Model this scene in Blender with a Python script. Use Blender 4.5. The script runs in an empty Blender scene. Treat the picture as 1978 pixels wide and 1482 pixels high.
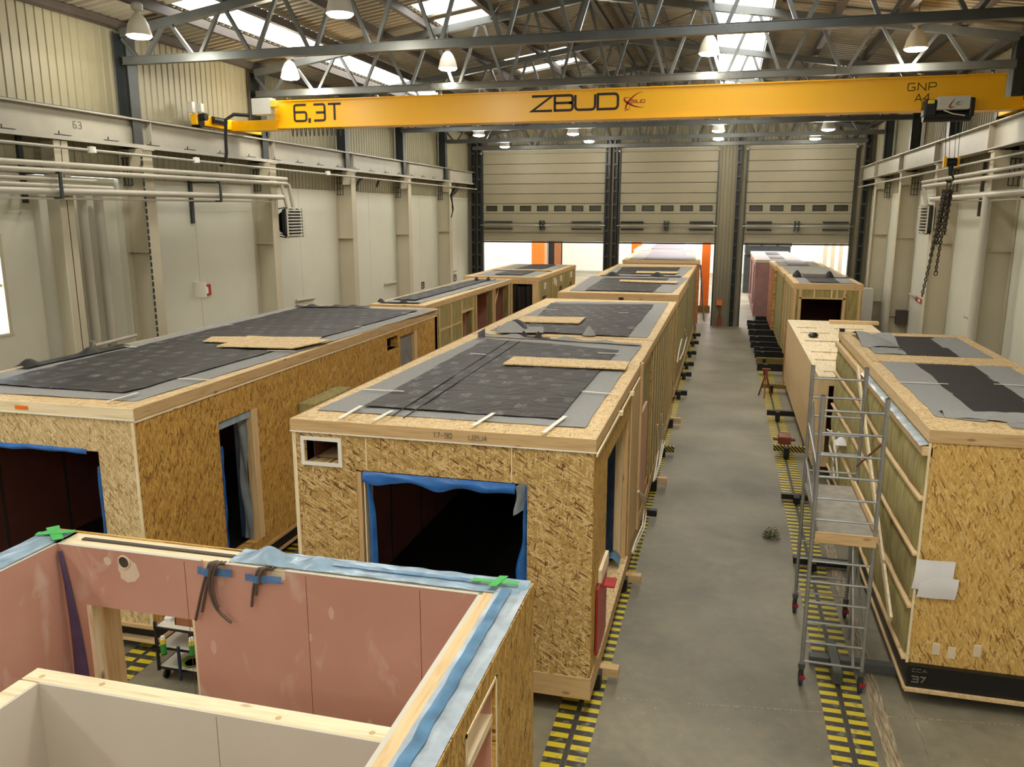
import bpy, math, random
from mathutils import Vector, Matrix
random.seed(7)
C = bpy.context.scene.collection
sc = bpy.context.scene

# ------------------------------------------------------------------ camera, world, exposure
F_PX, YAW, PITCH, CAM_H = 1570.0, math.radians(14.63), math.radians(11.88), 5.6
cam_d = bpy.data.cameras.new('camera'); cam = bpy.data.objects.new('camera', cam_d); C.objects.link(cam)
cam_d.sensor_fit = 'HORIZONTAL'; cam_d.sensor_width = 36.0; cam_d.lens = F_PX / 1978.0 * 36.0
cam_d.clip_start = 0.05; cam_d.clip_end = 400
cam.location = (0, 0, CAM_H); cam.rotation_euler = (math.radians(90) - PITCH, 0, YAW)
sc.camera = cam
w = bpy.data.worlds.new('world'); sc.world = w; w.use_nodes = True
w.node_tree.nodes['Background'].inputs[0].default_value = (0.95, 0.98, 1.0, 1)
w.node_tree.nodes['Background'].inputs[1].default_value = 3.0
sc.view_settings.view_transform = 'Standard'; sc.view_settings.look = 'None'
sc.view_settings.gamma = 1.0; sc.view_settings.use_curve_mapping = False
sc.view_settings.exposure = 0.12
SKY = 9.0        # daylight through the roof panels
SKY2 = 9.5      # added glowing roof strips that brighten the hall behind the doors
LAMP_W = 150.0

# ------------------------------------------------------------------ sight-line helpers (pixel of the 1978x1482 photograph -> point on a world plane)
_fw = Vector((-math.sin(YAW)*math.cos(PITCH), math.cos(YAW)*math.cos(PITCH), -math.sin(PITCH)))
_rt = Vector((math.cos(YAW), math.sin(YAW), 0)); _up = _rt.cross(_fw); _C = Vector((0, 0, CAM_H))
def ray(px, py): return _rt*((px-989)/F_PX) - _up*((py-741)/F_PX) + _fw
def atz(px, py, z): d = ray(px, py); return _C + d*((z-CAM_H)/d.z)
def aty(px, py, y): d = ray(px, py); return _C + d*(y/d.y)
def atx(px, py, x): d = ray(px, py); return _C + d*(x/d.x)

# ------------------------------------------------------------------ materials
MATS = {}
def s2l(c):
    return tuple(((v/255)/12.92 if v/255 <= 0.04045 else ((v/255+0.055)/1.055)**2.4) for v in c) + (1,)
def newmat(name):
    m = bpy.data.materials.new(name); m.use_nodes = True; MATS[name] = m
    nt = m.node_tree; return m, nt, nt.nodes['Principled BSDF']
def N(nt, t, **kw):
    n = nt.nodes.new(t)
    for k, v in kw.items(): setattr(n, k, v)
    return n
def coords(nt, scale=(1,1,1), rot=(0,0,0), loc=(0,0,0)):
    t = N(nt, 'ShaderNodeTexCoord'); m = N(nt, 'ShaderNodeMapping')
    m.inputs['Scale'].default_value = scale; m.inputs['Rotation'].default_value = rot; m.inputs['Location'].default_value = loc
    nt.links.new(t.outputs['Object'], m.inputs[0]); return m.outputs[0]
def ramp(nt, fac, stops, interp='LINEAR'):
    r = N(nt, 'ShaderNodeValToRGB'); cr = r.color_ramp; cr.interpolation = interp
    while len(cr.elements) < len(stops): cr.elements.new(0.5)
    for e, (p, c) in zip(cr.elements, stops): e.position = p; e.color = c if len(c) == 4 else tuple(c)+(1,)
    nt.links.new(fac, r.inputs[0]); return r.outputs[0]
def mixc(nt, fac, a, b, mode='MIX'):
    m = N(nt, 'ShaderNodeMix', data_type='RGBA', blend_type=mode)
    for s, v in ((m.inputs[0], fac), (m.inputs[6], a), (m.inputs[7], b)):
        if hasattr(v, 'links'): nt.links.new(v, s)
        else: s.default_value = v
    return m.outputs[2]
def bump(nt, b, h, strength=0.3, dist=0.01):
    n = N(nt, 'ShaderNodeBump'); n.inputs['Strength'].default_value = strength; n.inputs['Distance'].default_value = dist
    nt.links.new(h, n.inputs['Height']); nt.links.new(n.outputs[0], b.inputs['Normal'])
def plain(name, c, rough=0.6, metal=0.0, var=0.12, nscale=3.0, sc3=(1,1,1), bmp=0.0, bscale=40, spec=None, alpha=None, trans=None):
    m, nt, b = newmat(name); c = s2l(c)
    v = coords(nt, sc3)
    n = N(nt, 'ShaderNodeTexNoise'); n.inputs['Scale'].default_value = nscale; n.inputs['Detail'].default_value = 6
    nt.links.new(v, n.inputs['Vector'])
    lo = tuple(x*(1-var) for x in c[:3]); hi = tuple(min(1, x*(1+var)) for x in c[:3])
    nt.links.new(ramp(nt, n.outputs[0], [(0.3, lo), (0.7, hi)]), b.inputs['Base Color'])
    b.inputs['Roughness'].default_value = rough; b.inputs['Metallic'].default_value = metal
    if spec is not None: b.inputs['Specular IOR Level'].default_value = spec
    if alpha is not None: b.inputs['Alpha'].default_value = alpha
    if bmp:
        n2 = N(nt, 'ShaderNodeTexNoise'); n2.inputs['Scale'].default_value = bscale; n2.inputs['Detail'].default_value = 5
        nt.links.new(v, n2.inputs['Vector']); bump(nt, b, n2.outputs[0], bmp)
    return m
def osb(name, dark, mid, light, plane='XZ', spread=180, vary=1.0):
    m, nt, b = newmat(name)
    outs = []
    for i in range(6):
        a = math.radians((-0.5 + ((i*0.37) % 1.0))*spread)
        rot = {'XZ': (0, a, 0), 'YZ': (a, 0, 0), 'XY': (0, 0, a)}[plane]
        sc_ = {'XZ': (60, 2, 9), 'YZ': (2, 60, 9), 'XY': (60, 9, 2)}[plane]
        k = 1.0 + 0.12*(i % 3)
        v0 = coords(nt, (1, 1, 1), rot)
        mp = N(nt, 'ShaderNodeMapping'); mp.inputs['Scale'].default_value = tuple(q*k for q in sc_); mp.inputs['Location'].default_value = (3.7*i, 1.3*i, 2.1*i)
        nt.links.new(v0, mp.inputs[0])
        vo = N(nt, 'ShaderNodeTexVoronoi'); vo.inputs['Scale'].default_value = 1.0
        nt.links.new(mp.outputs[0], vo.inputs['Vector'])
        sep = N(nt, 'ShaderNodeSeparateColor'); nt.links.new(vo.outputs['Color'], sep.inputs[0])
        outs.append((sep.outputs[0], sep.outputs[1]))
    val = outs[0][0]
    for i in range(1, 6):
        gt = N(nt, 'ShaderNodeMath', operation='GREATER_THAN'); gt.inputs[1].default_value = 0.62
        nt.links.new(outs[i][1], gt.inputs[0])
        mx = N(nt, 'ShaderNodeMix', data_type='FLOAT')
        nt.links.new(gt.outputs[0], mx.inputs[0]); nt.links.new(val, mx.inputs[2]); nt.links.new(outs[i][0], mx.inputs[3]); val = mx.outputs[0]
    col = ramp(nt, val, [(0.0, s2l(dark)), (0.10, s2l(dark)), (0.15, s2l(mid)), (0.55, s2l(mid)), (0.75, s2l(light)), (1.0, s2l(light))])
    big = N(nt, 'ShaderNodeTexNoise'); big.inputs['Scale'].default_value = 2.2; big.inputs['Detail'].default_value = 4
    nt.links.new(coords(nt), big.inputs['Vector'])
    col = mixc(nt, ramp(nt, big.outputs[0], [(0.35, (0,0,0)), (0.7, (0.35*vary,)*3)]), col, s2l(mid))
    fine = N(nt, 'ShaderNodeTexNoise'); fine.inputs['Scale'].default_value = 45; fine.inputs['Detail'].default_value = 3
    nt.links.new(coords(nt, (1, 1, 0.3)), fine.inputs['Vector'])
    col = mixc(nt, 1.0, col, ramp(nt, fine.outputs[0], [(0.3, (0.84,)*3), (0.7, (1.12,)*3)]), 'MULTIPLY')
    nt.links.new(col, b.inputs['Base Color']); b.inputs['Roughness'].default_value = 0.62
    bump(nt, b, val, 0.25, 0.004); return m
def wood(name, c, axis='Y', knots=True):
    m, nt, b = newmat(name); c = s2l(c)
    sc3 = {'X': (0.6, 9, 9), 'Y': (9, 0.6, 9), 'Z': (9, 9, 0.6)}[axis]
    n = N(nt, 'ShaderNodeTexNoise'); n.inputs['Scale'].default_value = 3.5; n.inputs['Detail'].default_value = 8; n.inputs['Distortion'].default_value = 0.6
    nt.links.new(coords(nt, sc3), n.inputs['Vector'])
    col = ramp(nt, n.outputs[0], [(0.25, tuple(x*k for x, k in zip(c[:3], (0.80, 0.72, 0.6)))), (0.5, c), (0.8, tuple(min(1, x*1.15) for x in c[:3]))])
    if knots:
        v = N(nt, 'ShaderNodeTexVoronoi'); v.inputs['Scale'].default_value = 2.3
        s2 = {'X': (0.8, 2, 2), 'Y': (2, 0.8, 2), 'Z': (2, 2, 0.8)}[axis]
        nt.links.new(coords(nt, s2), v.inputs['Vector'])
        col = mixc(nt, ramp(nt, v.outputs[0], [(0.0, (0.9,)*3), (0.08, (0.5,)*3), (0.12, (0,0,0))]), col, s2l((105, 62, 36)))
    nt.links.new(col, b.inputs['Base Color']); b.inputs['Roughness'].default_value = 0.65; return m

osb('osb_front', (100, 66, 32), (182, 146, 84), (222, 194, 136), 'XZ', 170)
osb('osb_side', (98, 62, 22), (182, 138, 62), (216, 176, 96), 'YZ', 75)
osb('osb_end', (140, 98, 44), (204, 162, 86), (224, 190, 120), 'XZ', 80)
osb('osb_pale', (150, 118, 72), (202, 174, 122), (230, 208, 162), 'XZ', 120)
osb('osb_roof', (176, 140, 88), (212, 180, 126), (232, 206, 158), 'XY', 180, 0.6)
osb('osb_red', (110, 56, 28), (166, 104, 62), (194, 134, 84), 'XZ', 120)
for ax in 'XYZ':
    wood('pine_'+ax, (220, 190, 142), ax); wood('pine_dull_'+ax, (202, 170, 122), ax); wood('pine_pale_'+ax, (236, 218, 180), ax)
wood('spruce_board', (216, 188, 142), 'Z', False)
plain('felt_grey', (152, 151, 147), 0.95, var=0.06, nscale=25, bmp=0.25, bscale=120, spec=0.1)
def pink():
    m, nt, b = newmat('plasterboard_pink'); v = coords(nt)
    n1 = N(nt, 'ShaderNodeTexNoise'); n1.inputs['Scale'].default_value = 1.1; n1.inputs['Detail'].default_value = 4; nt.links.new(v, n1.inputs['Vector'])
    n2 = N(nt, 'ShaderNodeTexNoise'); n2.inputs['Scale'].default_value = 2.6; n2.inputs['Detail'].default_value = 9; n2.inputs['Distortion'].default_value = 0.8; nt.links.new(coords(nt, (1.5, 1.5, 0.7)), n2.inputs['Vector'])
    col = ramp(nt, n1.outputs[0], [(0.3, s2l((192, 142, 122))), (0.7, s2l((206, 158, 138)))])
    col = mixc(nt, ramp(nt, n2.outputs[0], [(0.58, (0,)*3), (0.74, (0.6,)*3)]), col, s2l((222, 204, 190)))
    nt.links.new(col, b.inputs['Base Color']); b.inputs['Roughness'].default_value = 0.7
pink()
plain('wall_end', (132, 124, 100), 0.55, var=0.06, nscale=0.6)
plain('film_mid', (98, 142, 176), 0.25, var=0.3, nscale=6, bmp=0.6, bscale=9, alpha=0.75)
plain('film_white', (186, 198, 206), 0.25, var=0.2, nscale=6, bmp=0.6, bscale=9, alpha=0.8)
plain('plasterboard_white', (206, 200, 184), 0.85, var=0.05, nscale=1.2)
plain('lining_dark', (110, 62, 54), 0.8, var=0.15, nscale=1.5)  # pink lining in a darker tone, interior shade put into the colour
plain('filler_white', (222, 204, 176), 0.85, var=0.1)
plain('filler_soft', (214, 178, 162), 0.85, var=0.08)
plain('film_dark', (44, 58, 78), 0.25, var=0.3, nscale=6, bmp=0.6, bscale=6)
plain('tape_blue', (84, 140, 196), 0.2, var=0.25, nscale=9, bmp=0.6, bscale=14, alpha=0.68)
plain('membrane_mauve', (118, 112, 120), 0.7, var=0.1)
plain('board_mauve', (146, 112, 106), 0.8, var=0.12)
plain('platform_ply', (146, 139, 126), 0.7, var=0.2, nscale=7)
plain('floor_black', (14, 13, 13), 0.7, var=0.2)  # black membrane floor, its darkness also stands in for shade inside the modules
plain('skirt_black', (13, 13, 14), 0.45, var=0.3, bmp=0.3, bscale=6)
plain('steel_black', (18, 18, 19), 0.4, var=0.2)
plain('steel_dark', (52, 57, 58), 0.45, metal=0.25, var=0.15)
plain('steel_grey', (92, 95, 93), 0.38, metal=0.45, var=0.12)
plain('steel_brown', (66, 57, 48), 0.6, var=0.15)
plain('paint_cream', (192, 184, 160), 0.55, var=0.05, nscale=0.8)
plain('paint_grey', (170, 167, 156), 0.45, var=0.05)
plain('rail_grey', (166, 162, 148), 0.45, var=0.06)
plain('pipe_paint', (182, 177, 162), 0.4, var=0.04)
plain('wall_low', (212, 211, 195), 0.5, var=0.04, nscale=0.5)
plain('wall_ribbed', (146, 139, 112), 0.55, var=0.07, nscale=0.6)
plain('wall_bright', (226, 224, 214), 0.6, var=0.04)
plain('roof_sheet', (136, 128, 110), 0.6, var=0.06, nscale=0.6)
plain('door_leaf', (150, 142, 118), 0.5, var=0.05, nscale=0.7)
plain('door_pane', (60, 56, 46), 0.25, var=0.1)
plain('rubber_black', (16, 16, 16), 0.6, var=0.1)
plain('crane_yellow', (250, 186, 0), 0.32, var=0.03, nscale=0.6)
plain('orange_paint', (238, 120, 30), 0.5, var=0.05)
plain('ink_dark', (38, 20, 16), 0.6, var=0.05)
plain('ink_red', (150, 30, 26), 0.6, var=0.05)
plain('ink_grey', (110, 108, 96), 0.7, var=0.05)
plain('box_grey', (200, 198, 186), 0.4, var=0.03)
plain('galvanised', (168, 170, 170), 0.3, metal=0.7, var=0.12, nscale=12)
plain('blue_film', (44, 104, 176), 0.25, var=0.2, nscale=5, bmp=0.5, bscale=7)
plain('blue_film_pale', (158, 184, 202), 0.2, var=0.22, nscale=5, bmp=0.7, bscale=12, alpha=0.74)
plain('dusty_film', (128, 136, 140), 0.25, var=0.18, nscale=4, bmp=0.6, bscale=6)
plain('violet_film', (84, 70, 104), 0.25, var=0.2, nscale=5, bmp=0.5, bscale=6)
plain('membrane_black_plain', (34, 31, 30), 0.6, var=0.1)
plain('white_tape', (232, 228, 214), 0.4, var=0.03)
plain('green_tape', (70, 176, 84), 0.45, var=0.12, nscale=20)
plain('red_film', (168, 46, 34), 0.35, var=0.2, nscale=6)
plain('sign_red', (176, 44, 34), 0.4, var=0.03)
plain('sign_white', (236, 232, 222), 0.4, var=0.02)
plain('cable_brown', (92, 78, 66), 0.5, var=0.08)
plain('cable_white', (224, 216, 196), 0.45, var=0.05)
plain('chain_steel', (70, 62, 52), 0.45, metal=0.5, var=0.25, nscale=30)
plain('cardboard', (150, 96, 58), 0.8, var=0.1)
plain('green_can', (52, 150, 60), 0.35, var=0.1)
plain('yellow_can', (226, 206, 60), 0.4, var=0.1)
plain('lime_plastic', (150, 180, 70), 0.4, var=0.1)
plain('rust_red', (130, 62, 42), 0.5, var=0.15)
plain('paper', (224, 222, 222), 0.7, var=0.03, bmp=0.3, bscale=8)
plain('castor_red', (150, 30, 36), 0.5)
plain('castor_blue', (34, 48, 70), 0.5)
plain('lamp_shade', (214, 210, 196), 0.35, var=0.04)
plain('duct_dark', (70, 64, 56), 0.5, var=0.1)

def wool(name, c, vertical=True):
    m, nt, b = newmat(name); c = s2l(c)
    n = N(nt, 'ShaderNodeTexNoise'); n.inputs['Scale'].default_value = 2.5; n.inputs['Detail'].default_value = 9; n.inputs['Distortion'].default_value = 0.5
    nt.links.new(coords(nt, (6, 6, 0.9) if vertical else (1, 1, 1)), n.inputs['Vector'])
    col = ramp(nt, n.outputs[0], [(0.22, tuple(x*0.25 for x in c[:3])), (0.40, tuple(x*0.8 for x in c[:3])), (0.6, c), (0.85, tuple(min(1, x*1.25) for x in c[:3]))])
    nt.links.new(col, b.inputs['Base Color']); b.inputs['Roughness'].default_value = 0.95
    bump(nt, b, n.outputs[0], 0.7, 0.03); return m
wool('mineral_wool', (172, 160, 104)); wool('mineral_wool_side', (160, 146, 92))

def membrane():
    m, nt, b = newmat('membrane_black')
    v = coords(nt)
    br = N(nt, 'ShaderNodeTexBrick'); br.inputs['Scale'].default_value = 1.0
    for k, val in (('Mortar Size', 0.10), ('Brick Width', 0.34), ('Row Height', 0.42), ('Mortar Smooth', 0.0)): br.inputs[k].default_value = val
    nt.links.new(v, br.inputs['Vector'])
    fine = N(nt, 'ShaderNodeTexNoise'); fine.inputs['Scale'].default_value = 18; fine.inputs['Detail'].default_value = 2
    nt.links.new(coords(nt, (1, 6, 1)), fine.inputs['Vector'])
    msk = N(nt, 'ShaderNodeTexNoise'); msk.inputs['Scale'].default_value = 1.3; nt.links.new(v, msk.inputs['Vector'])
    a = ramp(nt, br.outputs['Fac'], [(0.0, (1,)*3), (0.5, (0,)*3)])
    a = mixc(nt, 1.0, a, ramp(nt, fine.outputs[0], [(0.50, (0,)*3), (0.58, (1,)*3)]), 'MULTIPLY')
    a = mixc(nt, 1.0, a, ramp(nt, msk.outputs[0], [(0.40, (0,)*3), (0.58, (0.75,)*3)]), 'MULTIPLY')
    base = N(nt, 'ShaderNodeTexNoise'); base.inputs['Scale'].default_value = 3; nt.links.new(v, base.inputs['Vector'])
    dark = ramp(nt, base.outputs[0], [(0.3, s2l((34, 31, 29))), (0.7, s2l((48, 44, 41)))])
    nt.links.new(mixc(nt, a, dark, s2l((150, 146, 142))), b.inputs['Base Color'])
    b.inputs['Roughness'].default_value = 0.55
    w_ = N(nt, 'ShaderNodeTexNoise'); w_.inputs['Scale'].default_value = 2.0; w_.inputs['Detail'].default_value = 3; w_.inputs['Distortion'].default_value = 1.2
    nt.links.new(coords(nt, (1, 1.6, 1)), w_.inputs['Vector']); bump(nt, b, w_.outputs[0], 0.35, 0.12)
membrane()
def concrete():
    m, nt, b = newmat('concrete_floor'); v = coords(nt)
    n1 = N(nt, 'ShaderNodeTexNoise'); n1.inputs['Scale'].default_value = 0.55; n1.inputs['Detail'].default_value = 9; nt.links.new(v, n1.inputs['Vector'])
    n2 = N(nt, 'ShaderNodeTexNoise'); n2.inputs['Scale'].default_value = 6; n2.inputs['Detail'].default_value = 10; nt.links.new(v, n2.inputs['Vector'])
    n3 = N(nt, 'ShaderNodeTexNoise'); n3.inputs['Scale'].default_value = 26; n3.inputs['Detail'].default_value = 2; nt.links.new(v, n3.inputs['Vector'])
    col = ramp(nt, n1.outputs[0], [(0.3, s2l((102, 96, 80))), (0.5, s2l((128, 121, 101))), (0.7, s2l((146, 138, 116)))])
    col = mixc(nt, 1.0, col, ramp(nt, n2.outputs[0], [(0.3, (0.82,)*3), (0.7, (1.12,)*3)]), 'MULTIPLY')
    col = mixc(nt, ramp(nt, n3.outputs[0], [(0.70, (0,)*3), (0.76, (0.5,)*3)]), col, s2l((190, 184, 164)))
    nt.links.new(col, b.inputs['Base Color'])
    nt.links.new(ramp(nt, n2.outputs[0], [(0.3, (0.42,)*3), (0.7, (0.62,)*3)]), b.inputs['Roughness'])
    # saw-cut joints every 6 m
    bump(nt, b, n2.outputs[0], 0.08, 0.01)
concrete()
def hazard():
    m, nt, b = newmat('hazard_stripes')
    t = N(nt, 'ShaderNodeTexCoord'); s = N(nt, 'ShaderNodeSeparateXYZ'); nt.links.new(t.outputs['Object'], s.inputs[0])
    mu = N(nt, 'ShaderNodeMath', operation='MULTIPLY'); mu.inputs[1].default_value = 1/0.175; nt.links.new(s.outputs[1], mu.inputs[0])
    fr = N(nt, 'ShaderNodeMath', operation='FRACT'); nt.links.new(mu.outputs[0], fr.inputs[0])
    col = ramp(nt, fr.outputs[0], [(0.0, s2l((206, 186, 44))), (0.48, s2l((62, 58, 52)))], 'CONSTANT')
    n = N(nt, 'ShaderNodeTexNoise'); n.inputs['Scale'].default_value = 9; n.inputs['Detail'].default_value = 8; nt.links.new(t.outputs['Object'], n.inputs['Vector'])
    col = mixc(nt, ramp(nt, n.outputs[0], [(0.56, (0,)*3), (0.66, (0.75,)*3)]), col, s2l((132, 126, 106)))
    nt.links.new(col, b.inputs['Base Color']); b.inputs['Roughness'].default_value = 0.5
hazard()
def hazard_diag():
    m, nt, b = newmat('hazard_diagonal')
    t = N(nt, 'ShaderNodeTexCoord'); s = N(nt, 'ShaderNodeSeparateXYZ'); nt.links.new(t.outputs['Object'], s.inputs[0])
    ad = N(nt, 'ShaderNodeMath', operation='ADD'); nt.links.new(s.outputs[0], ad.inputs[0]); nt.links.new(s.outputs[2], ad.inputs[1])
    mu = N(nt, 'ShaderNodeMath', operation='MULTIPLY'); mu.inputs[1].default_value = 1/0.08; nt.links.new(ad.outputs[0], mu.inputs[0])
    fr = N(nt, 'ShaderNodeMath', operation='FRACT'); nt.links.new(mu.outputs[0], fr.inputs[0])
    nt.links.new(ramp(nt, fr.outputs[0], [(0.0, s2l((188, 158, 60))), (0.42, s2l((24, 22, 20)))], 'CONSTANT'), b.inputs['Base Color'])
    b.inputs['Roughness'].default_value = 0.5
hazard_diag()
def worn():
    m, nt, b = newmat('worn_strip')
    n = N(nt, 'ShaderNodeTexNoise'); n.inputs['Scale'].default_value = 5; n.inputs['Detail'].default_value = 9
    nt.links.new(coords(nt, (9, 0.8, 1)), n.inputs['Vector'])
    nt.links.new(ramp(nt, n.outputs[0], [(0.3, s2l((92, 70, 52))), (0.5, s2l((150, 134, 108))), (0.7, s2l((196, 182, 150)))]), b.inputs['Base Color'])
worn()
def emit(name, c, s):
    m, nt, b = newmat(name); nt.nodes.remove(b); e = N(nt, 'ShaderNodeEmission'); e.inputs[0].default_value = c + (1,); e.inputs[1].default_value = s
    nt.links.new(e.outputs[0], nt.nodes['Material Output'].inputs[0])
emit('daylight_panel', (1.0, 0.985, 0.93), SKY); emit('added_glow_hall', (1.0, 0.97, 0.95), SKY2)
emit('lamp_lens', (1.0, 0.95, 0.82), 30.0); emit('window_daylight', (0.9, 0.96, 1.0), 5.0)
def wires_mat():
    m, nt, b = newmat('tangled_wires')
    v = N(nt, 'ShaderNodeTexNoise'); v.inputs['Scale'].default_value = 30; nt.links.new(coords(nt), v.inputs['Vector'])
    nt.links.new(ramp(nt, v.outputs[0], [(0.0, s2l((40, 40, 40))), (0.45, s2l((60, 130, 80))), (0.52, s2l((190, 180, 160))), (0.58, s2l((170, 50, 40))), (0.64, s2l((200, 200, 90)))], 'CONSTANT'), b.inputs['Base Color'])
wires_mat()

# ------------------------------------------------------------------ mesh building
class MB:
    def __init__(s): s.v = []; s.f = []
    def box(s, x0, x1, y0, y1, z0, z1):
        x0, x1 = min(x0, x1), max(x0, x1); y0, y1 = min(y0, y1), max(y0, y1); z0, z1 = min(z0, z1), max(z0, z1)
        b = len(s.v)
        s.v += [(x, y, z) for z in (z0, z1) for y in (y0, y1) for x in (x0, x1)]
        s.f += [tuple(b+i for i in q) for q in ((0,2,3,1), (4,5,7,6), (0,1,5,4), (2,6,7,3), (0,4,6,2), (1,3,7,5))]
        return s
    def bar(s, p, q, w, h=None, up=(0,0,1)):
        h = h or w; p, q = Vector(p), Vector(q); d = (q-p).normalized(); up = Vector(up)
        if abs(d.dot(up)) > 0.99: up = Vector((0,1,0))
        a = d.cross(up).normalized(); c = a.cross(d).normalized(); b = len(s.v)
        for e in (p, q):
            for sx, sy in ((-1,-1), (1,-1), (1,1), (-1,1)): s.v.append(tuple(e + a*(sx*w/2) + c*(sy*h/2)))
        s.f += [tuple(b+i for i in k) for k in ((0,3,2,1), (4,5,6,7), (0,1,5,4), (1,2,6,5), (2,3,7,6), (3,0,4,7))]
        return s
    def ibeam(s, p, q, w, h, t=0.02, up=(0,0,1)):
        p, q = Vector(p), Vector(q); d = (q-p).normalized(); up = Vector(up); a = d.cross(up).normalized(); c = a.cross(d)
        s.bar(p + c*(h/2-t/2), q + c*(h/2-t/2), w, t, up); s.bar(p - c*(h/2-t/2), q - c*(h/2-t/2), w, t, up); s.bar(p, q, t, h-2*t, up)
        return s
    def tube(s, pts, r, n=10, cap=True):
        pts = [Vector(p) for p in pts]; b = len(s.v); prev = None
        rs = r if isinstance(r, (list, tuple)) else [r]*len(pts)
        for i, p in enumerate(pts):
            d = (pts[min(i+1, len(pts)-1)] - pts[max(i-1, 0)]).normalized()
            if prev is None:
                a = d.orthogonal().normalized()
            else:
                a = (prev - d*prev.dot(d)).normalized()
            prev = a; c = d.cross(a)
            for k in range(n):
                t = 2*math.pi*k/n; s.v.append(tuple(p + (a*math.cos(t) + c*math.sin(t))*rs[i]))
        for i in range(len(pts)-1):
            for k in range(n):
                k2 = (k+1) % n; s.f.append((b+i*n+k, b+i*n+k2, b+(i+1)*n+k2, b+(i+1)*n+k))
        if cap:
            s.f.append(tuple(b+k for k in range(n-1, -1, -1))); e = b+(len(pts)-1)*n; s.f.append(tuple(e+k for k in range(n)))
        return s
    def lathe(s, prof, o, n=20):
        b = len(s.v)
        for r, z in prof:
            for k in range(n):
                t = 2*math.pi*k/n; s.v.append((o[0]+r*math.cos(t), o[1]+r*math.sin(t), o[2]+z))
        for i in range(len(prof)-1):
            for k in range(n):
                k2 = (k+1) % n; s.f.append((b+i*n+k, b+i*n+k2, b+(i+1)*n+k2, b+(i+1)*n+k))
        return s
    def sheet(s, P, nu, nv, th=0.004, nrm=(0,0,1)):
        """P(u,v)->point ; closed thin slab"""
        b = len(s.v); nr = Vector(nrm)*th
        for lay in (0, 1):
            for j in range(nv+1):
                for i in range(nu+1):
                    p = Vector(P(i/nu, j/nv)); s.v.append(tuple(p + nr*lay))
        W = nu+1; L = W*(nv+1)
        for j in range(nv):
            for i in range(nu):
                a = b+j*W+i; q = (a, a+1, a+1+W, a+W)
                s.f.append(tuple(x+L for x in q)); s.f.append(q[::-1])
        rim = [b+i for i in range(W)] + [b+j*W+nu for j in range(1, nv+1)] + [b+nv*W+i for i in range(nu-1, -1, -1)] + [b+j*W for j in range(nv-1, 0, -1)]
        for a, c in zip(rim, rim[1:]+rim[:1]): s.f.append((a, c, c+L, a+L))
        return s
    def slab(s, poly, z0, z1):
        b = len(s.v); n = len(poly)
        s.v += [(p[0], p[1], z0) for p in poly] + [(p[0], p[1], z1) for p in poly]
        s.f.append(tuple(b+i for i in range(n-1, -1, -1))); s.f.append(tuple(b+n+i for i in range(n)))
        for i in range(n): j = (i+1) % n; s.f.append((b+i, b+j, b+n+j, b+n+i))
        return s
    def build(s, name, mat, parent=None, smooth=False, kind=None, label=None, bevel=0):
        off = parent.matrix_world_loc if False else (Vector(parent['_o']) if parent is not None and '_o' in parent else Vector((0,0,0)))
        me = bpy.data.meshes.new(name)
        if parent is None:
            # origin at the base centre of the mesh
            xs = [p[0] for p in s.v]; ys = [p[1] for p in s.v]; zs = [p[2] for p in s.v]
            off = Vector(((min(xs)+max(xs))/2, (min(ys)+max(ys))/2, min(zs)))
        me.from_pydata([(p[0]-off.x, p[1]-off.y, p[2]-off.z) for p in s.v], [], s.f)
        me.materials.append(MATS[mat]); me.update()
        if smooth:
            for p in me.polygons: p.use_smooth = True
            me.set_sharp_from_angle(angle=math.radians(40))
        o = bpy.data.objects.new(name, me); C.objects.link(o)
        if parent is not None: o.parent = parent; o['_o'] = tuple(off)
        else: o.location = off; o['_o'] = tuple(off)
        if kind: o['kind'] = kind
        if label: o['label'] = label
        if bevel:
            bv = o.modifiers.new('bevel', 'BEVEL'); bv.width = bevel; bv.segments = 2; bv.limit_method = 'ANGLE'
        return o
def thing(name, label, cat, loc, group=None):
    o = bpy.data.objects.new(name, None); C.objects.link(o); o.location = loc; o['_o'] = tuple(loc)
    o.empty_display_size = 0.2; o['label'] = label; o['category'] = cat
    if group: o['group'] = group
    return o
def tag(o, label, cat, group=None, kind=None):
    o['label'] = label; o['category'] = cat
    if group: o['group'] = group
    if kind: o['kind'] = kind
    return o
def clone(root, loc, label=None):
    r = root.copy(); C.objects.link(r); r.location = loc
    if label: r['label'] = label
    for ch in root.children:
        c = ch.copy(); C.objects.link(c); c.parent = r
        for g in ch.children:
            d = g.copy(); C.objects.link(d); d.parent = c
    return r
def wall_with_holes(mb, axis, c0, c1, u0, u1, z0, z1, holes):
    """axis 'y': wall in the XZ plane, thickness c0..c1 in y, u is x.  axis 'x': thickness in x, u is y"""
    us = sorted({u0, u1, *[h[0] for h in holes], *[h[1] for h in holes]}); us = [u for u in us if u0 <= u <= u1]
    for a, b in zip(us, us[1:]):
        m = (a+b)/2; hs = sorted((h[2], h[3]) for h in holes if h[0] <= m <= h[1]); z = z0
        for lo, hi in hs + [(z1, z1)]:
            if lo > z:
                if axis == 'y': mb.box(a, b, c0, c1, z, lo)
                else: mb.box(c0, c1, a, b, z, lo)
            z = max(z, hi)
    return mb

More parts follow.
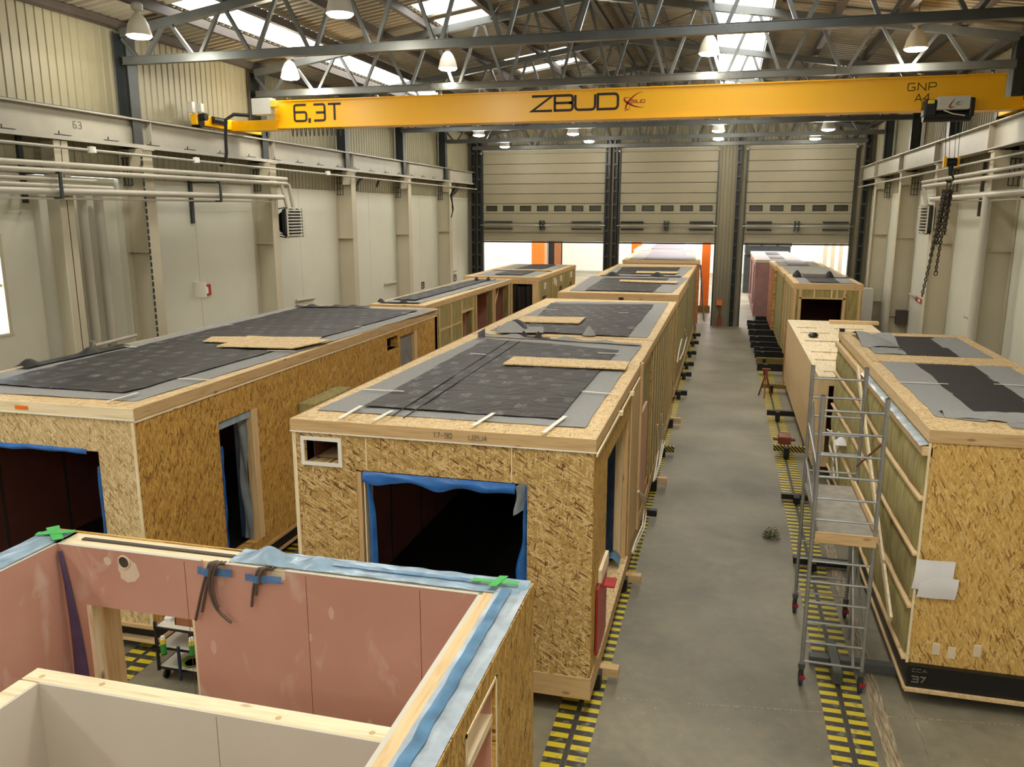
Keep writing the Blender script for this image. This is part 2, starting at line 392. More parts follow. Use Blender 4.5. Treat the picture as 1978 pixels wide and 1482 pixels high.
# stroke lettering ------------------------------------------------------------
GL = {'Z': ([[(0,1),(1,1),(0,0),(1,0)]], 1.15), 'B': ([[(0,.5),(.97,.5)], [(0.03,0),(0,0),(0,1),(1,1,1),(1,.53,1),(.8,.5)], [(.8,.5),(1,.47,1),(1,0,1),(0,0)]], 1.0),
      'U': ([[(0,1),(0,0,1),(1,0,1),(1,1)]], 1.1), 'D': ([[(0.05,0),(0,0),(0,1),(1,1,1),(1,0,1),(0.05,0)]], 1.1),
      '6': ([[(1,1),(0,1,1),(0,0,1),(1,0,1),(1,.55,1),(.05,.55)]], 0.85), '3': ([[(0,1),(1,1,1),(1,0,1),(0,0)], [(.2,.5),(1,.5)]], 0.85),
      'T': ([[(0,1),(1,1)], [(.5,1),(.5,0)]], 0.9), 'G': ([[(1,1),(0,1,1),(0,0,1),(1,0,1),(1,.45),(.55,.45)]], 0.9), 'N': ([[(0,0),(0,1),(1,0),(1,1)]], 0.95),
      'P': ([[(0,0),(0,1),(1,1,1),(1,.42,1),(0,.42)]], 0.9), 'A': ([[(0,0),(.5,1),(1,0)], [(.22,.3),(.78,.3)]], 0.95), '4': ([[(.78,0),(.78,1),(0,.3),(1,.3)]], 0.85),
      '.': ([[(-.08,.07),(.08,.07)]], 0.10), ',': ([[(0.12,.16),(0.12,0),(0,-.22)]], 0.2), 'L': ([[(0,1),(0,0),(1,0)]], .6), '7': ([[(0,1),(1,1),(.3,0)]], .6), '-': ([[(0,.5),(1,.5)]], .4), '9': ([[(0,0),(1,0,1),(1,1,1),(0,1,1),(0,.5,1),(1,.5)]], .6),
      '0': ([[(.5,0),(0,0,1),(0,1,1),(1,1,1),(1,0,1),(.5,0)]], .6), 'C': ([[(1,1),(0,1,1),(0,0,1),(1,0)]], .7), '1': ([[(0,.7),(.4,1),(.4,0)]], .35), '5': ([[(1,1),(0,1),(0,.55),(1,.55,1),(1,0,1),(0,0)]], .6)}
def strip2d(pts, w):
    """mitred ribbon polygon quads of a 2D polyline; w float or list"""
    n = len(pts); L, R = [], []
    for i in range(n):
        ww = w[i] if isinstance(w, list) else w
        a = Vector(pts[i]) - Vector(pts[i-1]) if i else Vector(pts[1]) - Vector(pts[0])
        b = Vector(pts[i+1]) - Vector(pts[i]) if i < n-1 else a
        a, b = a.normalized(), b.normalized(); na, nb = Vector((-a.y, a.x)), Vector((-b.y, b.x))
        m = (na+nb); m = m.normalized() if m.length > 1e-6 else na; k = 1/max(0.35, m.dot(na))
        L.append(Vector(pts[i]) + m*k*ww/2); R.append(Vector(pts[i]) - m*k*ww/2)
    return L, R
def rounded(path, W, H, r):
    out = []
    for i, p in enumerate(path):
        P = Vector((p[0]*W, p[1]*H))
        if len(p) == 3 and 0 < i < len(path)-1:
            a = Vector((path[i-1][0]*W, path[i-1][1]*H)); b = Vector((path[i+1][0]*W, path[i+1][1]*H))
            rr = min(r, (a-P).length*0.45, (b-P).length*0.45)
            s0 = P + (a-P).normalized()*rr; s1 = P + (b-P).normalized()*rr
            for k in range(5): t = k/4; out.append(tuple(s0*(1-t)**2 + P*2*t*(1-t) + s1*t*t))
        else: out.append(tuple(P))
    return out
def ribbon(mb, pts, w, M, th=0.006):
    L, R = strip2d(pts, w); b = len(mb.v); n = len(pts)
    for lay in (0, th):
        for i in range(n):
            mb.v.append(M(L[i].x, L[i].y, lay)); mb.v.append(M(R[i].x, R[i].y, lay))
    for i in range(n-1):
        a = b+2*i; t = a+2*n
        mb.f += [(a, a+1, a+3, a+2), (t, t+2, t+3, t+1), (a, a+2, t+2, t), (a+1, t+1, t+3, a+3)]
    e = b+2*(n-1); mb.f += [(b, b+2*n, b+2*n+1, b+1), (e, e+1, e+1+2*n, e+2*n)]
def text(mb, s, x, z, h, w, M, stroke=0.16, gap=0.2, slant=0, rad=0.16):
    for ch in s:
        if ch == ' ': x += h*0.5*w; continue
        paths, gw = GL[ch]
        for p in paths:
            pts = [(x + q[0] + slant*q[1], z + q[1]) for q in rounded(p, gw*h*w, h, rad*h)]
            ribbon(mb, pts, stroke*h, M)
        x += gw*h*w + gap*h
    return x
XZ = lambda y: (lambda u, v, l: (u, y - l, v))       # facing -Y
YZ = lambda x, sgn=1: (lambda u, v, l: (x + sgn*l, u, v))    # facing +X / -X

# ================================================================== THE HALL
XL, XR, YE, YB = -13.45, 6.5, 42.2, -19.0
XR_IN = 6.5
RIDGE_X, RIDGE_Z, SLOPE = -3.5, 11.2, 0.15
def roof_z(x): return RIDGE_Z - SLOPE*abs(x-RIDGE_X)
# floor
MB().box(-16, 9, YB, 80, -0.2, 0).build('floor', 'concrete_floor', kind='structure')
# side walls: flat painted panels below, ribbed sheet above
def ribbed(axis, c, u0, u1, z0, z1, d, pitch=0.22, rib=0.022, holes=()):
    mb = MB(); u = u0; prof = []
    while u < u1:
        for a, h in ((0, 0), (0.015, rib), (0.04, rib), (0.055, 0)):
            if u+a < u1: prof.append((u+a, h))
        u += pitch
    prof.append((u1, 0))
    for (a, ha), (b, hb) in zip(prof, prof[1:]):
        i = len(mb.v)
        def zt(u): return z1(u) if callable(z1) else z1
        for u_, h_ in ((a, ha), (b, hb)):
            for zz in (z0, zt(u_)):
                mb.v.append((c+d*h_, u_, zz) if axis == 'x' else (u_, c+d*h_, zz))
        mb.f.append((i, i+1, i+3, i+2) if (d < 0) == (axis == 'x') else (i, i+2, i+3, i+1))
    return mb
ribbed('x', XL, YB, YE, 6.35, roof_z(XL)+0.1, 1).build('wall_left', 'wall_ribbed', kind='structure')
ribbed('x', XR, YB, YE, 6.35, roof_z(XR)+0.1, -1).build('wall_right', 'wall_ribbed', kind='structure')
lo = MB(); y = YB
while y < YE:
    y2 = min(YE, y+2.7)
    if y < 8 or y > 13.4: lo.box(XL-0.12, XL+0.02, y+0.008, y2-0.008, 0, 6.35)
    y = y2
lo.box(XL-0.12, XL+0.02, 7.9, 13.6, 0, 3.3); lo.box(XL-0.12, XL+0.02, 7.9, 13.6, 5.15, 6.35); lo.box(XL-0.12, XL+0.02, 12.75, 13.6, 3.3, 5.15)
lo.box(XL-0.14, XL-0.12, YB, 7.9, 0, 6.35); lo.box(XL-0.14, XL-0.12, 13.6, YE, 0, 6.35)
lo.build('wall_left', 'wall_low', kind='structure')
wn = MB().box(XL-0.10, XL-0.09, 7.9, 12.75, 3.3, 5.15).build('window_1', 'window_daylight', kind='structure')
fr = MB(); fr.box(XL-0.04, XL+0.04, 7.9, 12.8, 3.25, 3.3).box(XL-0.04, XL+0.04, 7.9, 12.8, 5.15, 5.2).box(XL-0.04, XL+0.04, 12.7, 12.78, 3.3, 5.15).box(XL-0.06, XL-0.02, 7.9, 12.7, 4.2, 4.25)
fr.build('window_frame', 'paint_cream', wn)
lo = MB(); y = YB
while y < YE:
    y2 = min(YE, y+2.7); lo.box(XR-0.02, XR+0.12, y+0.008, y2-0.008, 0, 6.35); y = y2
lo.box(XR+0.12, XR+0.14, YB, YE, 0, 6.35)
lo.build('wall_right', 'wall_low', kind='structure')
# wall behind the camera
MB().box(XL-0.2, XR+0.2, YB-0.2, YB, 0, 11.3).build('wall_front', 'paint_cream', kind='structure')

# roof sheet with daylight strips
SKYS = [(-11.85, -10.6, 16.3, 32.0), (-11.85, -10.6, -17, 8.5), (-0.62, 0.78, -17, 14.5), (-0.62, 0.78, 16.3, 36.5), (-7.85, -6.3, 20.0, 21.3), (-7.85, -6.3, 21.8, 22.9), (-7.6, -5.45, 27.8, 28.8), (-7.6, -5.45, 29.7, 30.7), (-7.85, -6.3, 0, 1.4), (-7.85, -6.3, -9, -7.6)]  # strips over and behind the camera are unseen, extended there for light
def roofmesh():
    mb = MB(); xs = sorted({XL-0.2, RIDGE_X, XR+0.2, *[s[0] for s in SKYS], *[s[1] for s in SKYS]})
    y = YB; prof = []
    while y < YE:
        for a, h in ((0, 0), (0.10, 0), (0.13, 0.05), (0.23, 0.05)):
            prof.append((y+a, h))
        y += 0.26
    prof.append((YE, 0))
    for (a, ha), (b, hb) in zip(prof, prof[1:]):
        m = (a+b)/2
        for x0, x1 in zip(xs, xs[1:]):
            if any(s[0] <= (x0+x1)/2 <= s[1] and s[2] <= m <= s[3] for s in SKYS): continue
            i = len(mb.v)
            mb.v += [(x0, a, roof_z(x0)+ha), (x1, a, roof_z(x1)+ha), (x1, b, roof_z(x1)+hb), (x0, b, roof_z(x0)+hb)]
            mb.f.append((i, i+3, i+2, i+1))
    return mb
roofmesh().build('ceiling', 'roof_sheet', kind='structure')
# the roof's outer skin keeps the daylight to the strips
ts = MB()
for sgn, xa, xb in ((-1, XL-0.2, RIDGE_X), (1, RIDGE_X, XR+0.2)):
    i = len(ts.v)
    ts.v += [(xa, YB-.2, roof_z(xa)+0.25), (xb, YB-.2, roof_z(xb)+0.25), (xb, YE+0.2, roof_z(xb)+0.25), (xa, YE+0.2, roof_z(xa)+0.25)]; ts.f.append((i, i+1, i+2, i+3))
ts.build('ceiling', 'roof_sheet', kind='structure')
for n, s in enumerate(SKYS):
    mb = MB(); i = 0
    mb.v = [(s[0], s[2], roof_z(s[0])+0.06), (s[1], s[2], roof_z(s[1])+0.06), (s[1], s[3], roof_z(s[1])+0.06), (s[0], s[3], roof_z(s[0])+0.06)]
    mb.v += [(p[0], p[1], p[2]+0.02) for p in mb.v]
    mb.f = [(0,3,2,1), (4,5,6,7), (0,1,5,4), (1,2,6,5), (2,3,7,6), (3,0,4,7)]
    sk = mb.build('window_%d' % (n+2), 'daylight_panel', kind='structure')
# purlins
PX = [-13.2, -11.9, -10.54, -9.18, -7.95, -6.2, -5.1, -3.75, -3.2, -2.0, -0.68, 0.84, 2.2, 3.56, 4.9, 6.25]
for k, x in enumerate(PX):
    z = roof_z(x) - 0.12
    mb = MB().bar((x, YB, z), (x, YE, z), 0.09, 0.2)
    mb.bar((x+0.05, YB, z-0.1), (x+0.05, YE, z-0.1), 0.1, 0.012)
    o = mb.build('purlin', 'steel_brown')
    tag(o, ('brown steel roof purlin resting on the %s wall head' % ('left' if k == 0 else 'right')) if k in (0, len(PX)-1) else
        'brown steel roof purlin running lengthwise, number %d counted from the left wall' % (k+1), 'purlin', 'roof purlins')

# trusses
TY = [10.8, 16.2, 21.5, 26.85, 32.2, 37.7, 41.9]
def truss(label):
    y = 0
    t = thing('roof_truss', label, 'truss', (0, 0, 0), 'roof trusses')
    zb = 8.86; xa, xb = -13.05, 6.05
    def zt(x): return 10.86 - SLOPE*abs(x-RIDGE_X)
    bc = MB()
    bc.bar((xa, y-0.05, zb), (xb, y-0.05, zb), 0.012, 0.17); bc.bar((xa, y+0.05, zb), (xb, y+0.05, zb), 0.012, 0.17)
    bc.bar((xa, y, zb-0.08), (xb, y, zb-0.08), 0.16, 0.012); bc.bar((xa, y, zb+0.08), (xb, y, zb+0.08), 0.16, 0.012)
    bc.build('bottom_chord', 'steel_grey', t)
    for x0, x1 in ((xa, RIDGE_X), (RIDGE_X, xb)):
        MB().bar((x0, y, zt(x0)), (x1, y, zt(x1)), 0.16, 0.17).build('top_chord', 'steel_grey', t)
    n = 14; p = (xb-xa)/n
    for i in range(n):
        xb0 = xa + p*(i+0.35); xt = xa + p*(i+0.85); xb1 = xa + p*(i+1.35)
        MB().bar((xb0+0.06, y, zb), (xt-0.05, y, zt(xt)), 0.07, 0.08, (0,1,0)).build('diagonal', 'steel_grey', t)
        if xb1 < xb: MB().bar((xt+0.05, y, zt(xt)), (xb1-0.06, y, zb), 0.07, 0.08, (0,1,0)).build('diagonal', 'steel_grey', t)
    MB().bar((xa, y, zt(xa)-0.1), (xa+p*0.3, y, zb), 0.07, 0.07, (0,1,0)).build('diagonal', 'steel_grey', t)
    for x in (-7.6, -2.6, -0.1, 2.5):     # bolted splice plates
        g = MB().box(x-0.25, x+0.25, y-0.068, y-0.056, zb-0.075, zb+0.075)
        for k in range(6): g.tube([(x-0.2+0.05*(k % 3)+(0.2 if k > 2 else 0), y-0.068, zb-0.03+0.06*(k % 2)), (x-0.2+0.05*(k % 3)+(0.2 if k > 2 else 0), y-0.08, zb-0.03+0.06*(k % 2))], 0.014, 6)
        g.build('splice_plate', 'steel_grey', t)
    return t
TL = ['grey steel roof truss overhead, only its chord end shows top left', 'grey steel roof truss nearest in full view, crossing above the crane girder', 'grey steel lattice roof truss just above the yellow crane girder',
      'grey steel roof truss hidden mostly behind the yellow crane girder', 'grey steel roof truss first below the crane girder', 'grey steel roof truss second below the crane girder', 'dark steel roof truss against the end wall over the doors']
t0 = truss(TL[0]); t0.location = (0, TY[0], 0)
for y, l in zip(TY[1:], TL[1:]): clone(t0, (0, y, 0), l)
# ridge bracing rods
for k, (ya, yb) in enumerate(zip(TY[1:-1], TY[2:])):
    for n, (xa, xb) in enumerate(((-6.2, -3.5), (-3.5, -0.8))):
        a, b = (xa, ya, roof_z(xa)-0.35), (xb, yb, roof_z(xb)-0.35)
        o = MB().tube([a, b], 0.012, 6).tube([(xb, ya, roof_z(xb)-0.35), (xa, yb, roof_z(xa)-0.35)], 0.012, 6).build('bracing_rod', 'steel_dark')
        tag(o, 'thin crossed wind-bracing rods by the ridge, bay %d from the camera, %s slope' % (k+1, ('left', 'right')[n]), 'bracing', 'ridge bracing rods')

# columns
def column(side, label):
    """built around y=0; side -1 left wall, +1 right wall"""
    t = thing('hall_column', label, 'column', (0, 0, 0), 'hall columns')
    xw = XL+0.03 if side < 0 else XR-0.03; xi = -12.8 if side < 0 else 5.85; s = 1 if side < 0 else -1
    xmid = xi - s*0.005
    MB().box(xi-s*0.02, xi, -0.17, 0.17, 0, 7.0).build('flange', 'paint_cream', t)
    MB().box(xw, xw+s*0.02, -0.17, 0.17, 0, 7.0).build('flange', 'paint_cream', t)
    MB().box(xw, xi-s*0.02, -0.008, 0.008, 0, 7.0).build('web', 'paint_cream', t)
    for z in (1.9, 4.7, 6.98): MB().box(xw, xi-s*0.02, -0.16, 0.16, z, z+0.016).build('stiffener', 'paint_cream', t)
    # upper dark column carrying the truss
    xu = xw + s*0.12
    m = MB(); m.box(xu-s*0.0, xu+s*0.02, -0.15, 0.15, 7.0, 9.47).box(xu+s*0.30, xu+s*0.32, -0.15, 0.15, 7.0, 9.47).box(xu, xu+s*0.3, -0.01, 0.01, 7.0, 9.47)
    m.build('post', 'steel_dark', t)
    g = MB().box(xi-s*0.32, xi+s*0.02, -0.2, -0.186, 6.55, 6.98)       # crane-rail bracket with ladder plates
    g.box(xi-s*0.32, xi+s*0.05, -0.2, 0.2, 6.98, 7.0).box(xi-s*0.2, xi-s*0.18, -0.2, 0.2, 6.55, 6.98)
    g.build('bracket', 'paint_cream', t)
    h = MB()
    for k in range(4): h.box(xw+s*0.02, xi-s*0.34, -0.14, -0.12, 6.2+0.2*k, 6.22+0.2*k)
    for k in range(3): h.box(xw+s*(0.06+0.1*k), xw+s*(0.08+0.1*k), -0.14, -0.12, 6.2, 6.82)
    h.build('lattice_plate', 'steel_dark', t)
    return t
CY = [10.8, 16.35, 21.7, 27.0, 32.3, 37.5]
ORD = ['nearest', 'second', 'third', 'fourth', 'fifth', 'farthest']
for side, sn in ((-1, 'left'), (1, 'right')):
    c0 = None
    for y, o_ in zip(CY, ORD):
        l = 'cream steel column on the %s wall with dark upper post, %s from the camera' % (sn, o_)
        if c0 is None: c0 = column(side, l); c0.location = (0, y, 0)
        else: clone(c0, (0, y, 0), l)

# crane rails (I girders)
for sn, x, l in (('left', -13.1, 'long cream crane runway girder along the left wall'), ('right', 5.97, 'long cream crane runway girder along the right wall')):
    s = 1 if sn == 'left' else -1
    t = thing('crane_runway', l, 'crane rail', (x, 12, 7.05))
    MB().box(x-0.17, x+0.17, YB, 41.9, 7.63, 7.66).build('flange', 'rail_grey', t); MB().box(x-0.15, x+0.15, YB, 41.9, 7.05, 7.075).build('flange', 'rail_grey', t)
    MB().box(x-0.01, x+0.01, YB, 41.9, 7.075, 7.63).build('web', 'rail_grey', t)
    MB().box(x-0.03, x+0.03, YB, 41.9, 7.66, 7.70).build('rail_head', 'steel_grey', t)
    for y in CY: MB().box(x-0.15, x+0.15, y+0.4, y+0.42, 7.075, 7.63).build('stiffener', 'rail_grey', t)
    if sn == 'left':
        MB().box(x+0.14, x+0.20, YB, 41.5, 7.02, 7.10).build('conductor_bar', 'paint_grey', t)
        for k in range(20):
            yy = 11.2 + 1.35*k
            MB().box(x+0.12, x+0.19, yy, yy+0.38, 7.11, 7.125).tube([(x+0.15, yy+0.1, 7.12), (x+0.15, yy+0.1, 7.19)], 0.012, 6).build('clamp', 'steel_dark', t)
        m = MB(); text(m, '6.3', 14.55, 7.30, 0.13, 0.7, YZ(x+0.011), 0.14); m.build('stencil_lettering', 'ink_grey', t)
        m = MB(); text(m, '5', 16.35, 7.28, 0.15, 0.7, YZ(x+0.011), 0.12); m.build('stencil_lettering', 'ink_grey', t)

# ------------------------------------------------------------------ end wall with the three doors
YW = 42.2
DOORS = [(-12.55, -6.15), (-5.35, -0.62), (0.78, 5.62)]
def endpiece(x0, x1, z0, z1, nm='wall_back', mat='wall_end'):
    return ribbed('y', YW, x0, x1, z0, z1, -1, 0.16, 0.02).build(nm, mat, kind='structure')
endpiece(XL, XR, 8.75, lambda x: roof_z(x)+0.1)
endpiece(XL, DOORS[0][0], 0, 8.75); endpiece(DOORS[0][1], DOORS[1][0], 0, 8.75); endpiece(DOORS[1][1], DOORS[2][0], 0, 8.75); endpiece(DOORS[2][1], XR, 0, 8.75)
MB().box(XL-0.2, XR+0.2, YW+0.25, YW+0.3, 4.12, 11.2).build('wall_back', 'wall_bright', kind='structure')
for i, (x0, x1) in enumerate(DOORS):
    d = MB().box(x0, x1, YW-0.02, YW+0.04, 4.2, 4.24).build('door_%d' % (i+1), 'door_leaf', kind='structure')
    z = 4.12; secs = []; n = 0
    while z < 8.7:
        h = 0.42 if abs(z-5.41) < 0.01 else 0.485
        z2 = min(z + (0.43 if n == 0 else 0.5), 8.72)
        pm = MB(); nw = 7 if i == 0 else 5
        if n == 3:   # the window band
            holes = []; pw = (x1-x0)/nw; ww = 0.60 if i == 0 else 0.62
            for k in range(nw): cx_ = x0+pw*(k+0.5); holes.append((cx_-ww/2, cx_+ww/2, z+0.12, z2-0.10))
            wall_with_holes(pm, 'y', YW-0.08, YW-0.02, x0, x1, z+0.01, z2-0.01, holes)
            pb = pm.build('door_panel', 'door_leaf', d)
            for hl in holes:
                q = MB(); a, b, c, e = hl
                q.box(a, b, YW-0.095, YW-0.05, c, c+0.03).box(a, b, YW-0.095, YW-0.05, e-0.03, e).box(a, a+0.03, YW-0.095, YW-0.05, c, e).box(b-0.03, b, YW-0.095, YW-0.05, c, e)
                q.build('pane_seal', 'rubber_black', pb)
                MB().box(a+0.03, b-0.03, YW-0.06, YW-0.05, c+0.03, e-0.03).build('pane', 'door_pane', pb)
        else:
            pm.box(x0, x1, YW-0.08, YW-0.02, z+0.012, z2-0.012).box(x0, x1, YW-0.095, YW-0.08, z+0.03, z+0.06)
            pm.build('door_panel', 'door_leaf', d)
        z = z2; n += 1
    MB().box(x0, x1, YW-0.1, YW-0.0, 4.05, 4.12).build('bottom_seal', 'rubber_black', d)
    MB().tube([(x0-0.1, YW-0.35, 4.95), (x1+0.1, YW-0.35, 4.95)], 0.025, 8).build('shaft', 'galvanised', d, True)
    L = x1-x0
    for a, b in ((x0+0.1, x0+0.1+L*0.24), (x1-0.1-L*0.24, x1-0.1)):
        for zz in (5.13, 4.78):
            pts = []; nn = 26
            for k in range(nn*6+1): t = k/6; pts.append((a+(b-a)*t/nn, YW-0.3+0.06*math.cos(t*2*math.pi), zz+0.06*math.sin(t*2*math.pi)))
            MB().tube(pts, 0.012, 4).tube([(a, YW-0.3, zz), (b, YW-0.3, zz)], 0.02, 6).build('torsion_spring', 'steel_dark', d)
    cx_ = (x0+x1)/2
    MB().box(cx_-0.12, cx_-0.06, YW-0.4, YW-0.1, 4.72, 5.2).box(cx_+0.06, cx_+0.12, YW-0.4, YW-0.1, 4.72, 5.2).build('bearing_bracket', 'steel_dark', d)
    for xx in (x0-0.06, x1+0.02):
        MB().box(xx, xx+0.05, YW-0.2, YW-0.03, 0, 8.65).build('track', 'steel_dark', d)
        MB().lathe([(0, .06), (.05, .05), (.06, 0), (.05, -.05), (0, -.06)], (xx, YW-0.25, 8.6), 8).build('pulley', 'paint_grey', d)
# dark lattice posts between doors
for x, lab in ((-13.05, 'dark steel post standing in the far corner left of the doors'), (-12.72, 'dark steel post beside the widest rolled-up door'), (-5.95, 'dark steel lattice post between the two doors on the left, left one'), (-5.58, 'dark steel lattice post between the two doors on the left, right one'), (0.38, 'dark steel lattice post left of the rightmost door'), (6.1, 'dark steel post standing in the far corner right of the doors')):
    t = thing('door_post', lab, 'post', (x, YW-0.2, 0))
    m = MB(); m.box(x-0.1, x-0.08, YW-0.3, YW-0.08, 0, 9.2).box(x+0.08, x+0.1, YW-0.3, YW-0.08, 0, 9.2); m.build('flange', 'steel_dark', t)
    bp0 = MB().box(x-0.08, x+0.08, YW-0.28, YW-0.26, 0.1, 0.2).build('batten_plate', 'steel_dark', t)
    for k in range(1, 14): q = bp0.copy(); C.objects.link(q); q.parent = t; q.location = (0, 0, 0.65*k)
    MB().box(x-0.08, x+0.08, YW-0.12, YW-0.1, 0, 9.2).build('web', 'steel_black', t)
# small things at the pillar by the middle door
o = MB().box(-0.35, -0.1, YW-0.25, YW-0.05, 1.05, 1.3).build('control_box', 'orange_paint'); tag(o, 'small orange control box on the pillar between the doors', 'control box')
o = MB().box(-0.32, -0.05, YW-0.3, YW-0.1, 0, 0.45).tube([(-0.18, YW-0.2, .45), (-0.18, YW-0.2, .9)], .03).build('bollard', 'rust_red'); tag(o, 'short reddish bollard at the foot of the pillar between doors', 'bollard')
o = MB().box(5.62, 6.0, 36.5, 37.1, 0, 2.5).build('wall_cabinet', 'box_grey', bevel=0.01); tag(o, 'tall pale cabinet at the far end of the right wall', 'cabinet')

# ------------------------------------------------------------------ the bright hall behind the doors
MB().box(-16, -15.8, YW+0.3, 80, 0, 9).build('wall_left', 'wall_bright', kind='structure')
MB().box(8.8, 9, YW+0.3, 80, 0, 9).build('wall_right', 'wall_bright', kind='structure')
MB().box(-16, 9, 79.8, 80, 0, 9).build('wall_back', 'wall_bright', kind='structure')
MB().box(-16, 9, YW+0.3, 80, 9, 9.1).build('ceiling', 'wall_bright', kind='structure')
for k, (x0, x1) in enumerate(((-12.5, -9.5), (-3.5, -0.5), (4.5, 7.5))):
    MB().box(x0, x1, YW+2, 78, 8.9, 8.92).build('window_%d' % (20+k), 'added_glow_hall', kind='structure')  # unseen glowing strips, added to make this hall bright
def p_on(px, y): return aty(px, 480, y).x
for px0, px1, y, lab in ((1029, 1053, 58, 'orange column in the hall behind the widest door'), (1221, 1240, 56, 'orange column left of the pale roofs beyond the middle door'), (1357, 1373, 48, 'orange column seen right of the middle row through the middle door')):
    x0, x1 = p_on(px0, y), p_on(px1, y)
    t = thing('orange_column', lab, 'column', ((x0+x1)/2, y, 0))
    MB().box(x0, x1, y-0.35, y+0.35, 0.4, 8.9).build('post', 'orange_paint', t); MB().box(x0-0.1, x1+0.1, y-0.45, y+0.45, 0, 0.4).build('base_plate', 'hazard_diagonal', t)
x0, x1 = p_on(968, 66), p_on(998, 66)
t = thing('sectional_gate', 'grey-white sectional gate on the far wall of the next hall', 'gate', ((x0+x1)/2, 79, 0))
a, b = p_on(970, 79.5), p_on(998, 79.5)
for k in range(8): MB().box(a, b, 79.55, 79.75, 0.02+0.7*k, 0.68+0.7*k).build('gate_panel', 'box_grey', t)
MB().box(a-0.3, a, 79.4, 79.75, 0, 6.2).box(b, b+0.3, 79.4, 79.75, 0, 6.2).build('gate_frame', 'steel_grey', t)
for k, px in enumerate((948, 961)):
    a, b = p_on(px-2, 79.5), p_on(px+2, 79.5)
    MB().box(a, b, 79.7, 79.79, 0.6, 3.9).build('window_%d' % (30+k), 'window_daylight', kind='structure')
a, b = p_on(1056, 70), p_on(1083, 70)
t = thing('office_block', 'brown partition block with a dark doorway beyond the widest door', 'partition', ((a+b)/2, 71, 0))
wall_with_holes(MB(), 'y', 70, 70.2, a, b, 0, 6.5, [(a+0.05, a+(b-a)*0.55, 0, 4.5)]).build('wall_panel', 'cardboard', t)
MB().box(a, b, 70.6, 70.8, 0, 6.5).build('wall_panel', 'steel_black', t)
o = MB().box(p_on(1074, 68), p_on(1081, 68), 67.9, 68, 5.0, 5.7).build('wall_unit', 'box_grey'); tag(o, 'small white unit with dark grille on brown partition', 'air unit')
# dark-blue lorry-like bulk above the rightmost row, pale shelving beyond
p = aty(1440, 472, 60); q = aty(1527, 492, 60)
t = thing('storage_tank', 'long blue-grey panelled tank beyond the rightmost door', 'tank', ((p.x+q.x)/2, 60, 3.4))
MB().box(p.x, q.x, 60, 63, 2.6, 4.9).build('body', 'steel_dark', t, bevel=0.15)
for k in range(3): MB().box(p.x+0.15+k*1.05, p.x+1.0+k*1.05, 59.93, 60, 3.3, 4.3).build('side_plate', 'steel_grey', t)
MB().box(p.x, q.x, 60.2, 62.8, 0, 2.6).build('support', 'steel_dark', t)
for k, px in enumerate((1595, 1610, 1625)):
    xx = p_on(px, 62)
    t = thing('white_rack_post', 'pale upright standing in the glare beyond the rightmost door, number %d' % (k+1), 'post', (xx, 62, 0), 'pale uprights')
    MB().box(xx-0.12, xx+0.12, 61.9, 62.1, 0, 7).build('post', 'paint_cream', t)

# ================================================================== CRANE
YC = 20.12
ct = thing('bridge_crane', 'yellow overhead bridge crane girder spanning the hall with black lettering', 'crane', (-3.4, 20.3, 7.7))
g = MB().box(-11.75, 5.52, YC+0.04, YC+0.40, 7.80, 8.45).build('girder', 'crane_yellow', ct)
MB().box(-11.75, 5.52, YC, YC+0.44, 8.45, 8.48).build('girder_flange', 'crane_yellow', ct); MB().box(-11.75, 5.52, YC-0.02, YC+0.46, 7.77, 7.80).build('girder_flange', 'crane_yellow', ct)
for k in range(13):
    xx = -11.3 + 1.38*k
    MB().tube([(xx, YC+0.05, 8.48), (xx, YC+0.05, 8.54)], 0.02, 6).box(xx-0.08, xx+0.03, YC+0.02, YC+0.08, 8.53, 8.55).build('cable_clip', 'steel_dark', ct)
# end carriages
for xc, lab in ((-13.1, 'l'), (5.97, 'r')):
    s = 1 if xc < 0 else -1
    MB().box(xc-0.1, xc+0.1, 18.6, 22.0, 7.76, 8.02).build('end_carriage', 'crane_yellow', ct, bevel=0.02)
    MB().box(min(xc, xc+s*1.45), max(xc, xc+s*1.45), YC+0.0, YC+0.44, 7.74, 8.0).build('end_bracket', 'crane_yellow', ct)
    for yy in (18.75, 21.85):
        MB().tube([(xc-0.12, yy, 7.82), (xc+0.12, yy, 7.82)], 0.12, 16).build('wheel', 'steel_black', ct, True)
    MB().tube([(xc+s*0.12, 18.7, 7.95), (xc+s*0.30, 18.7, 7.95)], 0.09, 12).build('buffer', 'rubber_black', ct, True)
    MB().tube([(xc+s*0.12, 19.2, 7.93), (xc+s*0.12, 19.75, 7.93)], 0.09, 12).build('drive_motor', 'steel_black', ct, True)
MB().box(-13.2, -13.05, 18.5, 18.62, 8.05, 8.3).box(-12.95, -12.8, 18.5, 18.62, 8.05, 8.25).build('limit_switch', 'box_grey', ct)
p = aty(492, 192, 19.9); q = aty(530, 222, 19.9)
MB().box(p.x, q.x, 19.72, 20.0, q.z, p.z).build('electrical_cabinet', 'box_grey', ct, bevel=0.01)
MB().box(q.x, q.x+0.12, 19.74, 19.95, p.z-0.22, p.z-0.06).build('warning_beacon', 'yellow_can', ct)
# festoon cable under girder
for k in range(12):
    xx = -11.25 + 0.125*k; pts = []
    for j in range(9):
        t = j/8; pts.append((xx+0.06*math.sin(math.pi*t), YC+0.08, 7.76-0.19*math.sin(math.pi*t)-0.0*t))
    MB().tube([(xx-0.02, YC+0.05+0.1*j/8, 7.77-0.20*math.sin(math.pi*j/8)) for j in range(9)], 0.012, 6).build('festoon_loop', 'duct_dark', ct, True)
